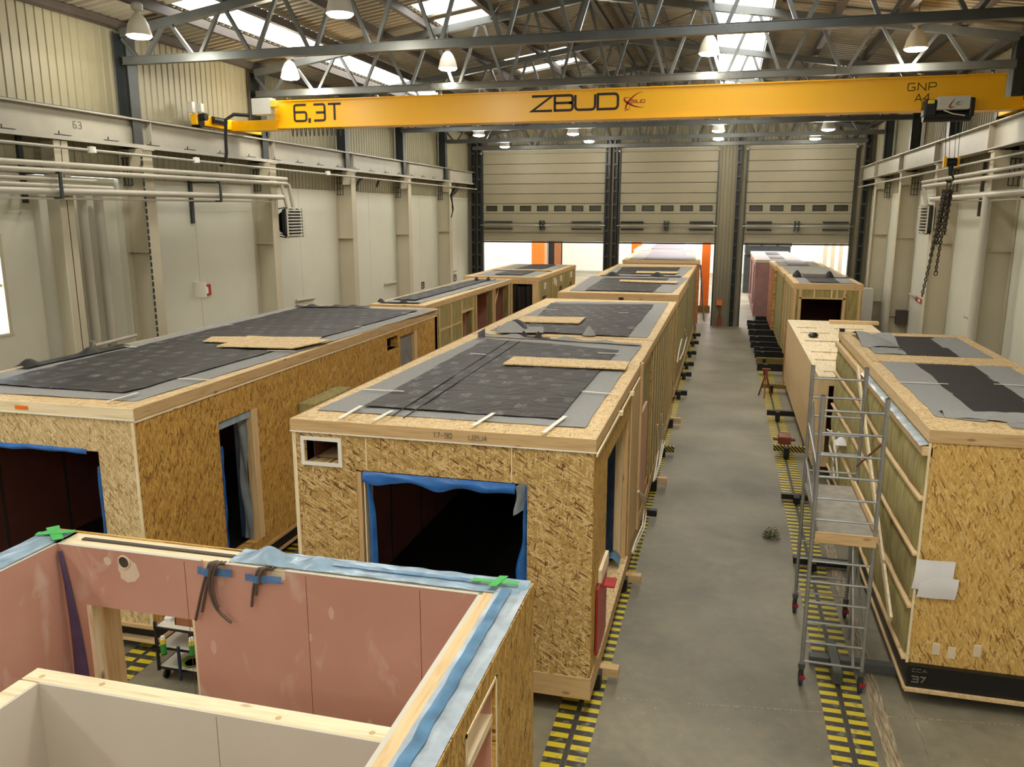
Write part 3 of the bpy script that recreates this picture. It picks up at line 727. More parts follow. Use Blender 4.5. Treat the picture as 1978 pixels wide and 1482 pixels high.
# hanging black power cable at left
MB().tube([(-12.35, 19.9, 8.1), (-12.6, 19.6, 8.1), (-12.72, 19.4, 7.95), (-12.72, 19.35, 7.5), (-12.72, 19.33, 7.1), (-12.75, 19.3, 6.9), (-12.9, 19.3, 6.8)], 0.045, 8).build('power_cable', 'steel_black', ct, True)
# lettering
m = MB()
a, b = aty(572, 205, YC), aty(574, 237, YC)
text(m, '6', -11.16, 7.95, 0.40, 1.0, XZ(YC+0.04), 0.14, 0.2); text(m, ',', -10.735, 7.965, 0.30, 1, XZ(YC+0.04), 0.24); text(m, '3', -10.60, 7.95, 0.40, 0.92, XZ(YC+0.04), 0.14); text(m, 'T', -10.19, 7.95, 0.40, 1.0, XZ(YC+0.04), 0.14)
m.build('capacity_lettering', 'ink_dark', ct)
m = MB(); text(m, 'ZBUD', -4.76, 8.01, 0.34, 1.28, XZ(YC+0.04), 0.17, 0.19, rad=0.28); m.build('name_lettering', 'ink_dark', ct)
m = MB()
def arc(cx0, cz0, rx, rz, tilt, a0, a1, wmax, n=26):
    pts, ws = [], []
    for k in range(n+1):
        t = a0 + (a1-a0)*k/n; x_, z_ = rx*math.cos(t), rz*math.sin(t)
        pts.append((cx0 + x_*math.cos(tilt) - z_*math.sin(tilt), cz0 + x_*math.sin(tilt) + z_*math.cos(tilt))); ws.append(0.006 + wmax*math.sin(math.pi*k/n)**2)
    ribbon(m, pts, ws, XZ(YC+0.04))
arc(-2.28, 8.17, 0.26, 0.10, 0.75, 0.1, 3.9, 0.03); arc(-2.28, 8.14, 0.26, 0.08, -0.35, 2.1, 5.9, 0.04); arc(-2.42, 8.10, 0.16, 0.05, 1.1, 0, 6.28, 0.004)
text(m, 'ZBUD', -2.42, 8.13, 0.065, 1.2, XZ(YC+0.038), 0.16, 0.2)
m.build('logo', 'ink_red', ct)
m = MB(); text(m, 'G.N.P.', 3.62, 8.19, 0.15, 1.05, XZ(YC+0.04), 0.11, 0.16, rad=0.25); text(m, 'A4', 3.78, 7.96, 0.15, 1.0, XZ(YC+0.04), 0.11, 0.16); m.build('class_lettering', 'ink_dark', ct)

# hoist trolley
ht = thing('hoist', 'black and grey electric rope hoist hanging on the yellow girder', 'hoist', (4.55, 20.0, 7.5))
def hx(px): return aty(px, 210, 19.85).x
MB().box(hx(1808), hx(1870), 19.7, 20.05, 7.73, 8.0).build('cover', 'box_grey', ht, bevel=0.015)
MB().box(hx(1784), hx(1808), 19.78, 20.1, 7.60, 7.95).build('gearbox', 'steel_black', ht, bevel=0.03)
MB().tube([(hx(1786), 19.95, 7.63), (hx(1878), 19.95, 7.63)], 0.13, 18).build('rope_drum', 'steel_black', ht, True)
MB().box(hx(1870), hx(1881), 19.75, 20.1, 7.58, 7.97).build('motor', 'steel_black', ht, bevel=0.03)
MB().box(hx(1790), hx(1801), 19.7, 19.78, 7.86, 7.93).build('warning_label', 'yellow_can', ht)
MB().tube([(hx(1820), 19.72, 7.72), (hx(1838), 19.7, 7.64), (hx(1862), 19.72, 7.6)], 0.012, 6).build('control_cable', 'cable_white', ht)
m = MB()
def arc2(cx0, cz0, rx, rz, tilt, a0, a1, wmax, n=20):
    pts, ws = [], []
    for k in range(n+1):
        t = a0+(a1-a0)*k/n; x_, z_ = rx*math.cos(t), rz*math.sin(t)
        pts.append((cx0+x_*math.cos(tilt)-z_*math.sin(tilt), cz0+x_*math.sin(tilt)+z_*math.cos(tilt))); ws.append(0.004+wmax*math.sin(math.pi*k/n))
    ribbon(m, pts, ws, XZ(19.7))
lx = hx(1830)
ribbon(m, [(lx+0.10, 7.955), (lx+0.05, 7.88), (lx, 7.79), (lx+0.02, 7.765), (lx+0.12, 7.78)], [0.004, 0.018, 0.03, 0.026, 0.006], XZ(19.7)); m.build('logo', 'ink_red', ht)
m = MB(); arc2(lx+0.19, 7.85, 0.07, 0.035, 0.2, 0.5, 5.8, 0.006); arc2(lx+0.17, 7.85, 0.02, 0.02, 0, 0, 6, 0.008); m.build('logo', 'ink_grey', ht)
hxk = aty(1836, 330, 19.9)
for k in range(4):
    dx = (-0.12, -0.05, 0.05, 0.12)[k]
    MB().tube([(hxk.x+dx*1.2-0.05, 19.9, 7.55), (hxk.x+dx, 19.9, 6.72)], 0.006, 5).build('wire_rope', 'steel_dark', ht)
MB().box(hxk.x-0.16, hxk.x-0.10, 19.85, 19.95, 6.55, 6.78).box(hxk.x+0.10, hxk.x+0.15, 19.85, 19.95, 6.55, 6.78).build('sheave_cheek', 'crane_yellow', ht)
MB().tube([(hxk.x-0.1, 19.9, 6.66), (hxk.x+0.1, 19.9, 6.66)], 0.09, 14).tube([(hxk.x, 19.9, 6.6), (hxk.x, 19.9, 6.4)], [0.06, 0.04], 10).build('sheave_block', 'steel_black', ht, True)
hk = []
for j in range(13): t = -0.4+ (math.pi*1.5)*j/12; hk.append((hxk.x+0.07*math.cos(t+math.pi/2)*-1, 19.9, 6.32+0.08*math.sin(t+math.pi/2)))
MB().tube(hk, 0.022, 8).build('hook', 'steel_black', ht, True)
# chain slings hanging from hook
def chain(mb, x, y, z0, z1, sway=0.0, l=0.085, r=0.015):
    n = int((z0-z1)/(l*0.8)); 
    for k in range(n):
        z = z0 - (k+0.5)*l*0.8; xx = x + sway*(k/n); a = (k % 2)*math.pi/2; ca, sa = math.cos(a)*l*0.28, math.sin(a)*l*0.28
        pts = [(xx+ca*math.cos(t), y+sa*math.cos(t), z+l*0.5*math.sin(t)) for t in [2*math.pi*j/6 for j in range(7)]]
        mb.tube(pts, r, 4, False)
st = thing('chain_sling', 'bunched steel lifting chains hanging from the crane hook', 'chain sling', (hxk.x, 19.9, 4.0))
MB().tube([(hxk.x+0.04*math.cos(t), 19.9, 6.18+0.1*math.sin(t)) for t in [2*math.pi*j/12 for j in range(13)]], 0.014, 6).build('master_link', 'chain_steel', st, True)
zb_ = aty(1818, 500, 19.9).z; zc_ = aty(1810, 577, 19.9).z; zd_ = aty(1823, 528, 19.9).z
for dx, dy, z1, sw in ((-0.07, 0, zb_, -0.15), (-0.03, 0.03, 4.9, -0.08), (0.0, -0.05, 4.8, -0.06), (0.05, 0.02, 5.1, -0.03), (0.08, 0.05, 5.3, -0.05), (0.03, 0.05, zd_, -0.10), (-0.05, -0.04, zc_, -0.27), (-0.09, 0.04, 4.7, -0.10)):
    m = MB(); chain(m, hxk.x+dx, 19.9+dy, 6.08, z1, sw); m.build('chain', 'chain_steel', st)
MB().tube([(hxk.x-0.07+0.035*math.cos(t), 19.92, zd_+0.06*math.sin(t)) for t in [2*math.pi*j/8 for j in range(9)]], 0.012, 6).build('chain_hook', 'chain_steel', st)

# ================================================================== LAMPS
def lamp(p, label, on=True):
    p = Vector(p)
    t = thing('highbay_lamp', label, 'lamp', tuple(p), 'high bay lamps')
    MB().lathe([(0.0, 0.30), (0.06, 0.29), (0.13, 0.22), (0.20, 0.08), (0.245, -0.10), (0.25, -0.13), (0.24, -0.13), (0.19, 0.07), (0.12, 0.20), (0.05, 0.27)], p, 24).build('lamp_shade', 'lamp_shade', t, True)
    MB().lathe([(0.0, 0.50), (0.08, 0.50), (0.11, 0.47), (0.115, 0.38), (0.10, 0.35), (0.05, 0.33), (0.05, 0.28)], p, 16).build('ballast_housing', 'paint_grey', t, True)
    MB().lathe([(0.0, -0.11), (0.235, -0.11), (0.235, -0.14), (0.20, -0.17), (0.1, -0.19), (0.0, -0.195)], p, 24).build('lens', 'lamp_lens' if on else 'paint_grey', t, True)
    top = roof_z(p.x) - 0.002
    if top > p.z+0.5: MB().tube([(p.x, p.y, p.z+0.49), (p.x, p.y, top)], 0.008, 6).build('suspension_wire', 'steel_grey', t)
    if on:
        ld = bpy.data.lights.new('lamp_light', 'POINT'); ld.energy = LAMP_W; ld.color = (1.0, 0.93, 0.78); ld.shadow_soft_size = 0.2
        lo_ = bpy.data.objects.new('lamp_light', ld); C.objects.link(lo_); lo_.parent = t; lo_.location = (0, 0, -0.42)
    return t
for px, py, y, l in ((268, 56, 15.0, 'lit bell-shaped high bay lamp left of the nearest truss end, near left wall'), (656, 12, 14.4, 'lit high bay lamp cut by the top edge above the crane lettering 6,3T'), (560, 140, 20.6, 'lit high bay lamp just above the left end of the crane girder'),
    (865, 122, 21.4, 'lit high bay lamp hanging mid-left above the yellow girder'), (1370, 92, 21.3, 'lit high bay lamp beside the bright right-hand daylight strip'), (1770, 82, 20.8, 'lit high bay lamp above the G.N.P. lettering on the crane'),
    (925, 255, 33.5, 'far lamp below the girder nearest the left wall'), (1107, 252, 33.5, 'far lamp below the girder under the ZBUD lettering'), (1388, 246, 33.5, 'far lamp below the girder in line with the daylight strip'), (1600, 243, 33.5, 'far dim lamp below the girder on the right side'),
    (1138, 268, 39.2, 'farthest small lamp over the middle of the widest door'), (1388, 263, 39.2, 'farthest small lamp above the middle door edge'), (1575, 262, 39.2, 'farthest small lamp over the rightmost door'), (975, 278, 39.2, 'farthest small lamp near the left corner of the end wall')):
    lamp(aty(px, py, y), l)
# unseen lamps over and behind the camera, added for the light they give
for j, y in enumerate((5.5, -6.0)):
    for i, x in enumerate((-11.8, -7.2, -0.7, 3.9)):
        lamp((x, y, 9.25), 'added high bay lamp out of view, %s row, place %d' % (('first', 'second')[j], i+1))

# ================================================================== PIPES AND WALL EQUIPMENT
def pipe(name, label, pts, r, mat='pipe_paint', group=None):
    o = MB().tube(pts, r, 12).build(name, mat, smooth=True); return tag(o, label, 'pipe', group)
XP = -12.64
def wpipe(name, label, px0, px1, x, r, tail=(), mat='pipe_paint', ext=True):
    a, b = atx(px0[0], px0[1], x), atx(px1[0], px1[1], x); pts = [tuple(a), tuple(b)]
    if ext: k = (-5-a.y)/(b.y-a.y); pts = [tuple(a + (b-a)*k), tuple(b)]
    pts += [tuple(atx(q[0], q[1], x)) for q in tail]
    return pipe(name, label, pts, r, mat)
wpipe('heating_pipe', 'uppermost cream pipe on left wall, ending near the fan heater', (0, 310), (553, 346), XP-0.06, 0.055)
wpipe('heating_pipe', 'second cream pipe on the left wall, bending down to the fan heater', (0, 325), (553, 355), XP, 0.055, [(558, 359), (568, 408)])
wpipe('heating_pipe', 'thick lowest cream pipe on the left wall under the others', (0, 367), (546, 381), XP, 0.07)
wpipe('heating_pipe', 'short cream pipe third from top on the left wall, ending before the dark column', (0, 341), (184, 350), XP-0.02, 0.045)
wpipe('heating_pipe', 'short cream pipe directly over the thick pipe on the left wall', (0, 354), (217, 364), XP-0.02, 0.045)
wpipe('riser_pipe', 'slanting riser pipe from the top pipes down to the left heater', (543, 356), (557, 412), XP, 0.045, ext=False)
wpipe('conduit', 'thin conduit under the pipes on the left wall', (0, 382), (532, 390), XP-0.05, 0.02, [(533, 407)])
pipe('conduit', 'grey cable duct running the length of the left wall under crane rail', [(-12.72, -5, 6.90), (-12.72, 41.5, 6.78)], 0.03, 'paint_grey')
pipe('conduit', 'grey cable duct running the length of the right wall under crane rail', [(5.74, -5, 6.85), (5.74, 41.5, 6.75)], 0.03, 'paint_grey')
for k, y in enumerate((14.55, 18.0, 24.9)):
    o = MB().lathe([(0, .08), (.08, .07), (.09, -.05), (0, -.07)], (-12.70, y, 6.85), 12).build('junction_box', 'sign_white', smooth=True)
    tag(o, ('white junction box on the left cable duct, nearest the camera', 'white junction box on the left cable duct, between first two bright columns', 'white junction box on the left cable duct, right of the crane cable')[k], 'junction box')
# pipe hangers (dark channels)
for k, (px, py0, py1) in enumerate(((42, 258, 392), (372, 338, 432))):
    a = atx(px, py0, XL+0.15); b = atx(px, py1, XL+0.15)
    t = thing('pipe_hanger', ('dark channel bracket carrying the pipes near the left picture edge', 'dark channel bracket carrying the pipes between the left columns')[k], 'bracket', (XL+0.1, a.y, b.z))
    MB().box(XL+0.02, XL+0.08, a.y-0.05, a.y+0.05, b.z, a.z).build('upright', 'steel_dark', t)
    MB().box(XL+0.08, XP+0.12, a.y-0.03, a.y+0.03, 6.33, 6.37).box(XL+0.08, XP+0.12, a.y-0.03, a.y+0.03, 5.86, 5.9).build('arm', 'steel_dark', t)
    MB().box(XP+0.1, XP+0.14, a.y-0.03, a.y+0.03, 5.86, 6.37).build('hanger', 'steel_dark', t)
for k, (px, w_) in enumerate(((101, 0.18), (158, 0.1), (190, 0.1))):
    a = atx(px, 420, XL+0.1)
    if k == 0: o = MB().box(XL+0.02, XL+0.5, a.y-0.01, a.y+0.01, 0, 7.0).box(XL+0.48, XL+0.5, a.y-w_, a.y+w_, 0, 7.0).build('wall_post', 'paint_cream'); tag(o, 'cream steel post on the left wall beside the grey drainpipes', 'post')
    else: o = MB().tube([(XL+0.14, a.y, 0), (XL+0.14, a.y, 6.0)], w_, 14).build('drainpipe', 'pipe_paint', smooth=True); tag(o, ('pale vertical drainpipe on left wall next to the cream post', 'pale vertical drainpipe on left wall further from the cream post')[k-1], 'pipe')
# cable chains down the left column
o = MB()
for k in range(40):
    z = 6.9-0.15*k; o.box(-12.79, -12.76, 16.12, 16.15, z-0.12, z-0.015)
tag(o.build('cable_ladder', 'steel_dark'), 'dark ribbed cable run going down the second left column', 'cable run')
# unit heaters
def heater(x, y, z, s, label):
    t = thing('fan_heater', label, 'heater', (x, y, z))
    # body: rounded trapezoid, louvres towards the hall (+s)
    prof = [(-0.42, 0.0), (-0.34, 0.12), (-0.2, 0.24), (0.2, 0.24), (0.34, 0.12), (0.42, 0.0)]
    m = MB()
    for j, (xx, hw) in enumerate(((0.0, 0.40), (0.22, 0.44), (0.24, 0.44))):
        pass
    m.box(min(x, x+s*0.24), max(x, x+s*0.24), y-0.42, y+0.42, z-0.42, z+0.42)
    m.build('casing', 'steel_black', t, bevel=0.10)
    for k in range(9):
        zz = z-0.38+0.09*k
        MB().box(min(x+s*0.25, x+s*0.36), max(x+s*0.25, x+s*0.36), y-0.42, y+0.42, zz, zz+0.035).build('louvre', 'box_grey', t)
    g = MB()
    for q in ((y-0.45, y-0.42, z-0.44, z+0.44), (y+0.42, y+0.45, z-0.44, z+0.44), (y-0.45, y+0.45, z-0.44, z-0.41), (y-0.45, y+0.45, z+0.41, z+0.44)): g.box(min(x+s*0.22, x+s*0.26), max(x+s*0.22, x+s*0.26), *q)
    g.build('grille_frame', 'box_grey', t)
    MB().tube([(x, y-0.05*1, z), (x-s*0.08, y, z)], [0.36, 0.25], 20).build('fan_ring', 'steel_black', t, True)
    MB().bar((x-s*0.45, y-0.3, z+0.35), (x+s*0.1, y-0.3, z+0.44), 0.03).bar((x-s*0.45, y-0.3, z-0.35), (x+s*0.1, y-0.3, z-0.44), 0.03).bar((x-s*0.45, y+0.3, z-0.35), (x+s*0.1, y+0.3, z-0.44), 0.03).build('mounting_arm', 'steel_black', t)
    return t
a = atx(562, 430, -12.75); heater(-12.85, a.y, a.z, 1, 'black fan heater with pale louvres on the left wall at the pipe ends')
a = atx(1784, 424, 5.7); heater(5.95, a.y, a.z, -1, 'black fan heater with pale louvres on the right wall behind the hoist chains')
# right wall pipes
XQ = 5.66
wpipe('heating_pipe', 'uppermost cream pipe on the right wall', (1978, 319), (1782, 352), XQ, 0.045)
wpipe('heating_pipe', 'second cream pipe on the right wall with a drop to the heater', (1978, 334), (1784, 360), XQ, 0.055, [(1790, 400)])
wpipe('heating_pipe', 'thick cream pipe on the right wall below the other two', (1978, 370), (1800, 385), XQ, 0.075)
vp = atx(1903, 420, XQ)
pipe('riser_pipe', 'thick vertical cream pipe running down the right wall', [(XQ, vp.y, 6.0), (XQ, vp.y, 0.0)], 0.10)
wpipe('conduit', 'thin conduit below the pipes on the right wall', (1978, 384), (1814, 391), XQ+0.05, 0.018)
for k, y in enumerate((18.6, 24.5)):
    o = MB().box(5.6, 6.48, y-0.03, y+0.03, 5.88, 5.92).box(6.4, 6.48, y-0.04, y+0.04, 5.5, 6.9).build('pipe_bracket', 'steel_brown'); tag(o, ('brown bracket under the right wall pipes near the picture edge', 'brown bracket under the right wall pipes beside the riser pipe')[k], 'bracket')
for k, (px0, py0, px1, py1) in enumerate(((1757, 568, 1769, 573), (1864, 611, 1880, 617))):
    a = atx(px0, py0, 6.4); b = atx(px1, py1, 6.4); o = MB().tube([tuple(a), tuple(b)], 0.04, 10).build('cable_duct', 'pipe_paint', smooth=True); tag(o, ('short slanting duct on the right wall left of the red signs', 'short slanting duct on the right wall beside the riser pipe')[k], 'duct')
for k, (px0, py0, px1, py1) in enumerate(((573, 581, 607, 576), (745, 549, 766, 545), (865, 525, 881, 523))):
    a = atx(px0, py0, XL+0.08); b = atx(px1, py1, XL+0.08); o = MB().tube([tuple(a), tuple(b)], 0.045, 10).build('cable_duct', 'pipe_paint', smooth=True); tag(o, 'short cream duct low on the left wall, %s from the camera' % ('first', 'second', 'third')[k], 'duct')
# bracket frame low on left wall
a = atx(183, 668, XL+0.4); b = atx(263, 648, XL+0.4)
t = thing('pipe_rack', 'low grey pipe frame on the left wall behind the dark roof', 'pipe frame', tuple(a))
MB().tube([tuple(a), tuple(b)], 0.04, 8).build('pipe', 'pipe_paint', t, True); MB().tube([(a.x, a.y, a.z-0.25), (b.x, b.y, b.z-0.25)], 0.04, 8).build('pipe', 'pipe_paint', t, True)
MB().box(a.x-0.4, a.x, a.y-0.05, a.y+0.05, a.z-0.8, a.z+0.1).build('upright', 'paint_grey', t)
# black hoses
def hose(name, lab, pts, r, x, mat='steel_black'):
    o = MB().tube([tuple(atx(p[0], p[1], x)) for p in pts], r, 8).build(name, mat, smooth=True); return tag(o, lab, 'cable')
hose('hanging_cable', 'black cable loop hanging from the left rail above the first door', [(884, 362), (876, 370), (870, 378), (873, 392), (875, 405), (871, 420)], [0.10, 0.14, 0.09, 0.045, 0.04, 0.05], -12.8)
hose('hanging_cable', 'short black cable stub near the fourth left column', [(699, 343), (692, 352), (689, 367)], [0.06, 0.05, 0.04], -12.8)
hose('hanging_cable', 'shorter dark cable stub right of the fourth left column', [(733, 348), (730, 354), (728, 361)], [0.05, 0.05, 0.04], -12.8)
# signs
def sign_left(px0, py0, px1, py1, lab, x, s):
    a = atx(px0, py0, x); b = atx(px1, py1, x); y0, y1 = min(a.y, b.y), max(a.y, b.y); z0, z1 = b.z, a.z
    t = thing('fire_sign', lab, 'sign', (x, (y0+y1)/2, z0))
    MB().box(x-0.01, x+0.01, y0, y1, z0, z1).build('plate', 'sign_red', t)
    w_ = (y1-y0); h_ = z1-z0; X0 = x+s*0.012
    MB().box(min(X0, X0+s*0.004), max(X0, X0+s*0.004), y0+w_*0.36, y0+w_*0.64, z0+h_*0.2, z0+h_*0.72).box(min(X0, X0+s*0.004), max(X0, X0+s*0.004), y0+w_*0.42, y0+w_*0.58, z0+h_*0.72, z0+h_*0.82).build('extinguisher_pictogram', 'sign_white', t)
    return t
t = sign_left(391, 551, 408, 570, 'red fire extinguisher sign with white plate on the left wall', XL+0.06, 1)
a = atx(378, 545, XL+0.1); b = atx(390, 572, XL+0.1)
MB().box(XL+0.02, XL+0.40, a.y-0.01, a.y+0.01, b.z, a.z).build('side_plate', 'sign_white', t)
sign_left(1769, 573, 1783, 588, 'upper red fire sign on the right wall beside the heater column', XR-0.06, -1)
sign_left(1781, 580, 1791, 593, 'lower red fire sign overlapping the other on the right wall', XR-0.10, -1)
a = atx(1675, 597, XR-0.5); b = atx(1690, 608, XR-0.5)
o = MB().box(XR-0.5, XR-0.47, b.y, a.y, b.z, a.z).build('hose_cabinet_sign', 'sign_red'); tag(o, 'small red sign at the far end of the right wall by the cabinet', 'sign')
for k, (px0, py0, px1, py1) in enumerate(((815, 545, 820, 557), (877, 531, 882, 542))):
    a = atx(px0, py0, XL+0.06); b = atx(px1, py1, XL+0.06)
    m = MB(); x = XL+0.06; y0, y1 = a.y, b.y
    for q in ((y0, y1, a.z-0.04, a.z), (y0, y1, b.z, b.z+0.04), (y0, y0+0.04, b.z, a.z), (y1-0.04, y1, b.z, a.z)): m.box(x-0.02, x, *q)
    text(m, 'G', y0+0.12, b.z+0.14, (a.z-b.z)*0.45, 0.8, YZ(x), 0.2); o = m.build('letter_marker', 'ink_dark'); tag(o, ('square black letter marker on the left wall, nearer one', 'square black letter marker on the left wall, near the end corner')[k], 'sign')
o = MB(); a = atx(1735, 620, XR-0.3); o.box(XR-0.4, XR-0.03, a.y-0.2, a.y+0.2, a.z-0.1, a.z+0.4); o = o.build('socket_box', 'duct_dark'); tag(o, 'dark socket box low on the right wall behind the pale block', 'socket box')

for q in (((1190, 1350), (1978, 1402)), ((1745, 1320), (1800, 1482))):
    a, b = atz(*q[0], 0), atz(*q[1], 0); o = MB().bar((a.x, a.y, 0.0012), (b.x, b.y, 0.0012), 0.012, 0.002).build('floor_joint', 'ink_grey' if False else 'worn_strip'); tag(o, ('thin pale joint line crossing the floor below the scaffold' if q[0][0] == 1190 else 'thin pale joint line running away beside the right module'), 'floor joint')
# ================================================================== TIMBER MODULES
from mathutils import noise as mnoise
def nz(x, y, s, seed=0.0): return mnoise.noise(Vector((x*s+seed, y*s-seed, seed*1.7)))
def qsheet(name, mat, parent, c, z, amp=0.006, scale=1.6, nu=24, nv=24, th=0.004, seed=1.0, lift=None, edge=0.02, label=None):
    """wrinkled sheet over the quad c = [near-left, near-right, far-right, far-left] (x, y)"""
    c = [Vector((p[0], p[1])) for p in c]
    def P(u, v):
        p = (c[0]*(1-u)+c[1]*u)*(1-v) + (c[3]*(1-u)+c[2]*u)*v
        e = edge*nz(p.x, p.y, 2.3, seed+3)*(1 if (u < .02 or u > .98 or v < .02 or v > .98) else 0)
        h = abs(nz(p.x, p.y, scale, seed))*amp*2
        if lift: h += lift(u, v, p)
        return (p.x+e, p.y+e, z+h)
    o = MB().sheet(P, nu, nv, th).build(name, mat, parent, True)
    if label: o['label'] = label
    return o
def zq(pts, z): return [tuple(atz(p[0], p[1], z))[:2] for p in pts]
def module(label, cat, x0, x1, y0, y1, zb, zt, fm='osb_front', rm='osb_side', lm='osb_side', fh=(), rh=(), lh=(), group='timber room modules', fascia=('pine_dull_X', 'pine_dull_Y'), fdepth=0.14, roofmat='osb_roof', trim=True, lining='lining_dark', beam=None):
    t = thing('timber_module', label, cat, ((x0+x1)/2, (y0+y1)/2, zb), group)
    T = 0.17; zi = zt-fdepth
    def part(nm, m, mt, lab=None, **k):
        if m.f: 
            o = m.build(nm, mt, t, **k)
            if lab: o['label'] = lab
            return o
    part('wall_panel', wall_with_holes(MB(), 'y', y0, y0+T, x0+0.005, x1-0.005, zb, zi, fh), fm)
    part('wall_panel', wall_with_holes(MB(), 'x', x1-T, x1, y0+0.005, y1-0.005, zb, zi, rh), rm)
    part('wall_panel', wall_with_holes(MB(), 'x', x0, x0+T, y0+0.005, y1-0.005, zb, zi, lh), lm)
    part('wall_panel', MB().box(x0, x1, y1-T, y1, zb, zi), lm)
    # inner lining
    wr = MB(); wall_with_holes(wr, 'y', y0+T, y0+T+0.02, x0+T, x1-T, zb+0.03, zi-0.06, fh); wall_with_holes(wr, 'x', x1-T-0.02, x1-T, y0+T, y1-T, zb+0.03, zi-0.06, rh)
    wall_with_holes(wr, 'x', x0+T, x0+T+0.02, y0+T, y1-T, zb+0.03, zi-0.06, lh); wr.box(x0+T, x1-T, y1-T-0.02, y1-T, zb+0.03, zi-0.06)
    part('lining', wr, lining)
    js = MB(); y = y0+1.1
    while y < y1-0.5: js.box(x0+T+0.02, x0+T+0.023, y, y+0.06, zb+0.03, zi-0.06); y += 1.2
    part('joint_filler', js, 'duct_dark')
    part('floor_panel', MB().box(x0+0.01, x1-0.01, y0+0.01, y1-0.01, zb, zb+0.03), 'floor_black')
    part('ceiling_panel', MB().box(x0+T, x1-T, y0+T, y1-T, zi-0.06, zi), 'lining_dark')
    # fascia boards and roof deck
    a = 0.018
    part('fascia_board', MB().box(x0-a, x1+a, y0-a, y0, zi, zt), fascia[0]); part('fascia_board', MB().box(x0-a, x1+a, y1, y1+a, zi, zt), fascia[0])
    part('fascia_board', MB().box(x1, x1+a, y0, y1, zi, zt), fascia[1]); part('fascia_board', MB().box(x0-a, x0, y0, y1, zi, zt), fascia[1])
    part('roof_deck', MB().box(x0, x1, y0, y1, zi, zt-0.003), roofmat)
    if trim:
        part('sealing_strip', MB().box(x0-a-0.004, x1+a+0.004, y0-a-0.004, y0-0.001, zi-0.012, zi+0.004), 'white_tape')
        part('corner_batten', MB().box(x0-0.006, x0+0.04, y0-0.008, y0, zb, zi-0.012), 'pine_pale_Z')
    if beam is not None:
        part('sill_beam', MB().box(x0-0.01, x1+0.01, y0-0.012, y1, beam, zb), 'pine_dull_X' if fm.startswith('osb') else 'pine_Y', bevel=0.006)
    return t
def curl_strip(t, p0, p1, z, h, mat='membrane_black_plain', n=30, seed=1, name='loose_flap', w=0.16):
    """a loose membrane edge standing up in waves between two points"""
    p0, p1 = Vector(p0), Vector(p1); d = (p1-p0); nrm = Vector((-d.y, d.x)).normalized()
    def P(u, v):
        q = p0 + d*u; k = max(0.0, math.sin(u*17+seed) * math.sin(u*5.3+seed*2))
        return (q.x + nrm.x*(v-0.5)*w, q.y + nrm.y*(v-0.5)*w, z + 0.004 + h*k*math.sin(math.pi*v) + 0.004*nz(u*9, v*3, 2, seed))
    MB().sheet(P, n, 5, 0.003).build(name, mat, t, True)
def tape(t, px, z, w=0.035):
    a, b = atz(px[0], px[1], z), atz(px[2], px[3], z)
    d = Vector((b.x-a.x, b.y-a.y)).normalized(); n_ = Vector((-d.y, d.x))*w/2
    MB().slab([(a.x+n_.x, a.y+n_.y), (b.x+n_.x, b.y+n_.y), (b.x-n_.x, b.y-n_.y), (a.x-n_.x, a.y-n_.y)][::-1], z, z+0.003).build('tape_strip', 'white_tape', t)
def film_top(t, x0, x1, y, z, drop, seed, mat='blue_film'):
    def P(u, v): return (x0+(x1-x0)*u, y-0.012-0.05*math.sin(v*2.6)*(0.6+0.5*nz(u*6, v, 1.2, seed)), z - v*drop*(0.75+0.5*nz(u*5, 0, 1, seed+2)) + 0.01)
    MB().sheet(P, 36, 8, 0.002, (0, 1, 0)).build('protective_film', mat, t, True)
def film_side(t, x, w, y, z0, z1, seed, mat='blue_film', ax='y'):
    def P(u, v):
        k = (0.6+0.6*nz(v*4, u, 1.0, seed)); wave = 0.03*math.sin(u*6+v*3)
        return (x - w*u*k, y-0.01+wave, z0+(z1-z0)*v) if ax == 'y' else (x + wave, y + w*u*k, z0+(z1-z0)*v)
    MB().sheet(P, 8, 26, 0.002, (0, 1, 0) if ax == 'y' else (1, 0, 0)).build('protective_film', mat, t, True)

ZT = 3.27
CX0, CX1 = -4.77, -1.235
# ---- middle row, first module -------------------------------------------------
c1 = module('strand-board room module nearest in the middle row, with wide blue-edged opening and small white-framed vent', 'building module', CX0, CX1, 8.18, 15.12, 0.49, ZT,
    fh=[(-3.99, -1.965, 0.62, 2.71), (-4.62, -4.19, 2.77, 3.03)], rh=[(9.22, 11.5, 0.52, 2.74), (12.75, 15.1, 0.7, 3.0)], beam=0.22)
m = MB()
for q in ((-4.66, -4.15, 3.03, 3.07), (-4.66, -4.15, 2.73, 2.77), (-4.66, -4.62, 2.77, 3.03), (-4.19, -4.15, 2.77, 3.03)): m.box(q[0], q[1], 8.155, 8.185, q[2], q[3])
m.build('vent_frame', 'sign_white', c1)
MB().box(-4.62, -4.19, 8.36, 8.8, 2.75, 2.77).build('vent_sill', 'pine_X', c1); MB().box(-4.62, -4.6, 8.19, 8.7, 2.77, 3.03).build('vent_lining', 'plasterboard_pink', c1)
MB().box(-3.99, -3.93, 8.19, 8.36, 0.64, 2.69).build('door_jamb', 'pine_dull_Z', c1); MB().box(-3.90, -3.885, 8.19, 8.40, 0.64, 2.69).build('door_jamb', 'pine_pale_Z', c1)
film_top(c1, -3.9, -2.1, 8.2, 2.69, 0.16, 1.0); film_side(c1, -1.97, 0.16, 8.2, 0.66, 2.68, 2.0); film_side(c1, -3.86, -0.12, 8.2, 0.66, 2.66, 5.0, 'blue_film')
MB().sheet(lambda u, v: (-2.1+0.13*u+0.02*math.sin(v*5), 8.17-0.02*math.sin(u*6), 2.68-0.34*v+0.08*u), 8, 8, 0.002, (0, 1, 0)).build('protective_film', 'dusty_film', c1, True)
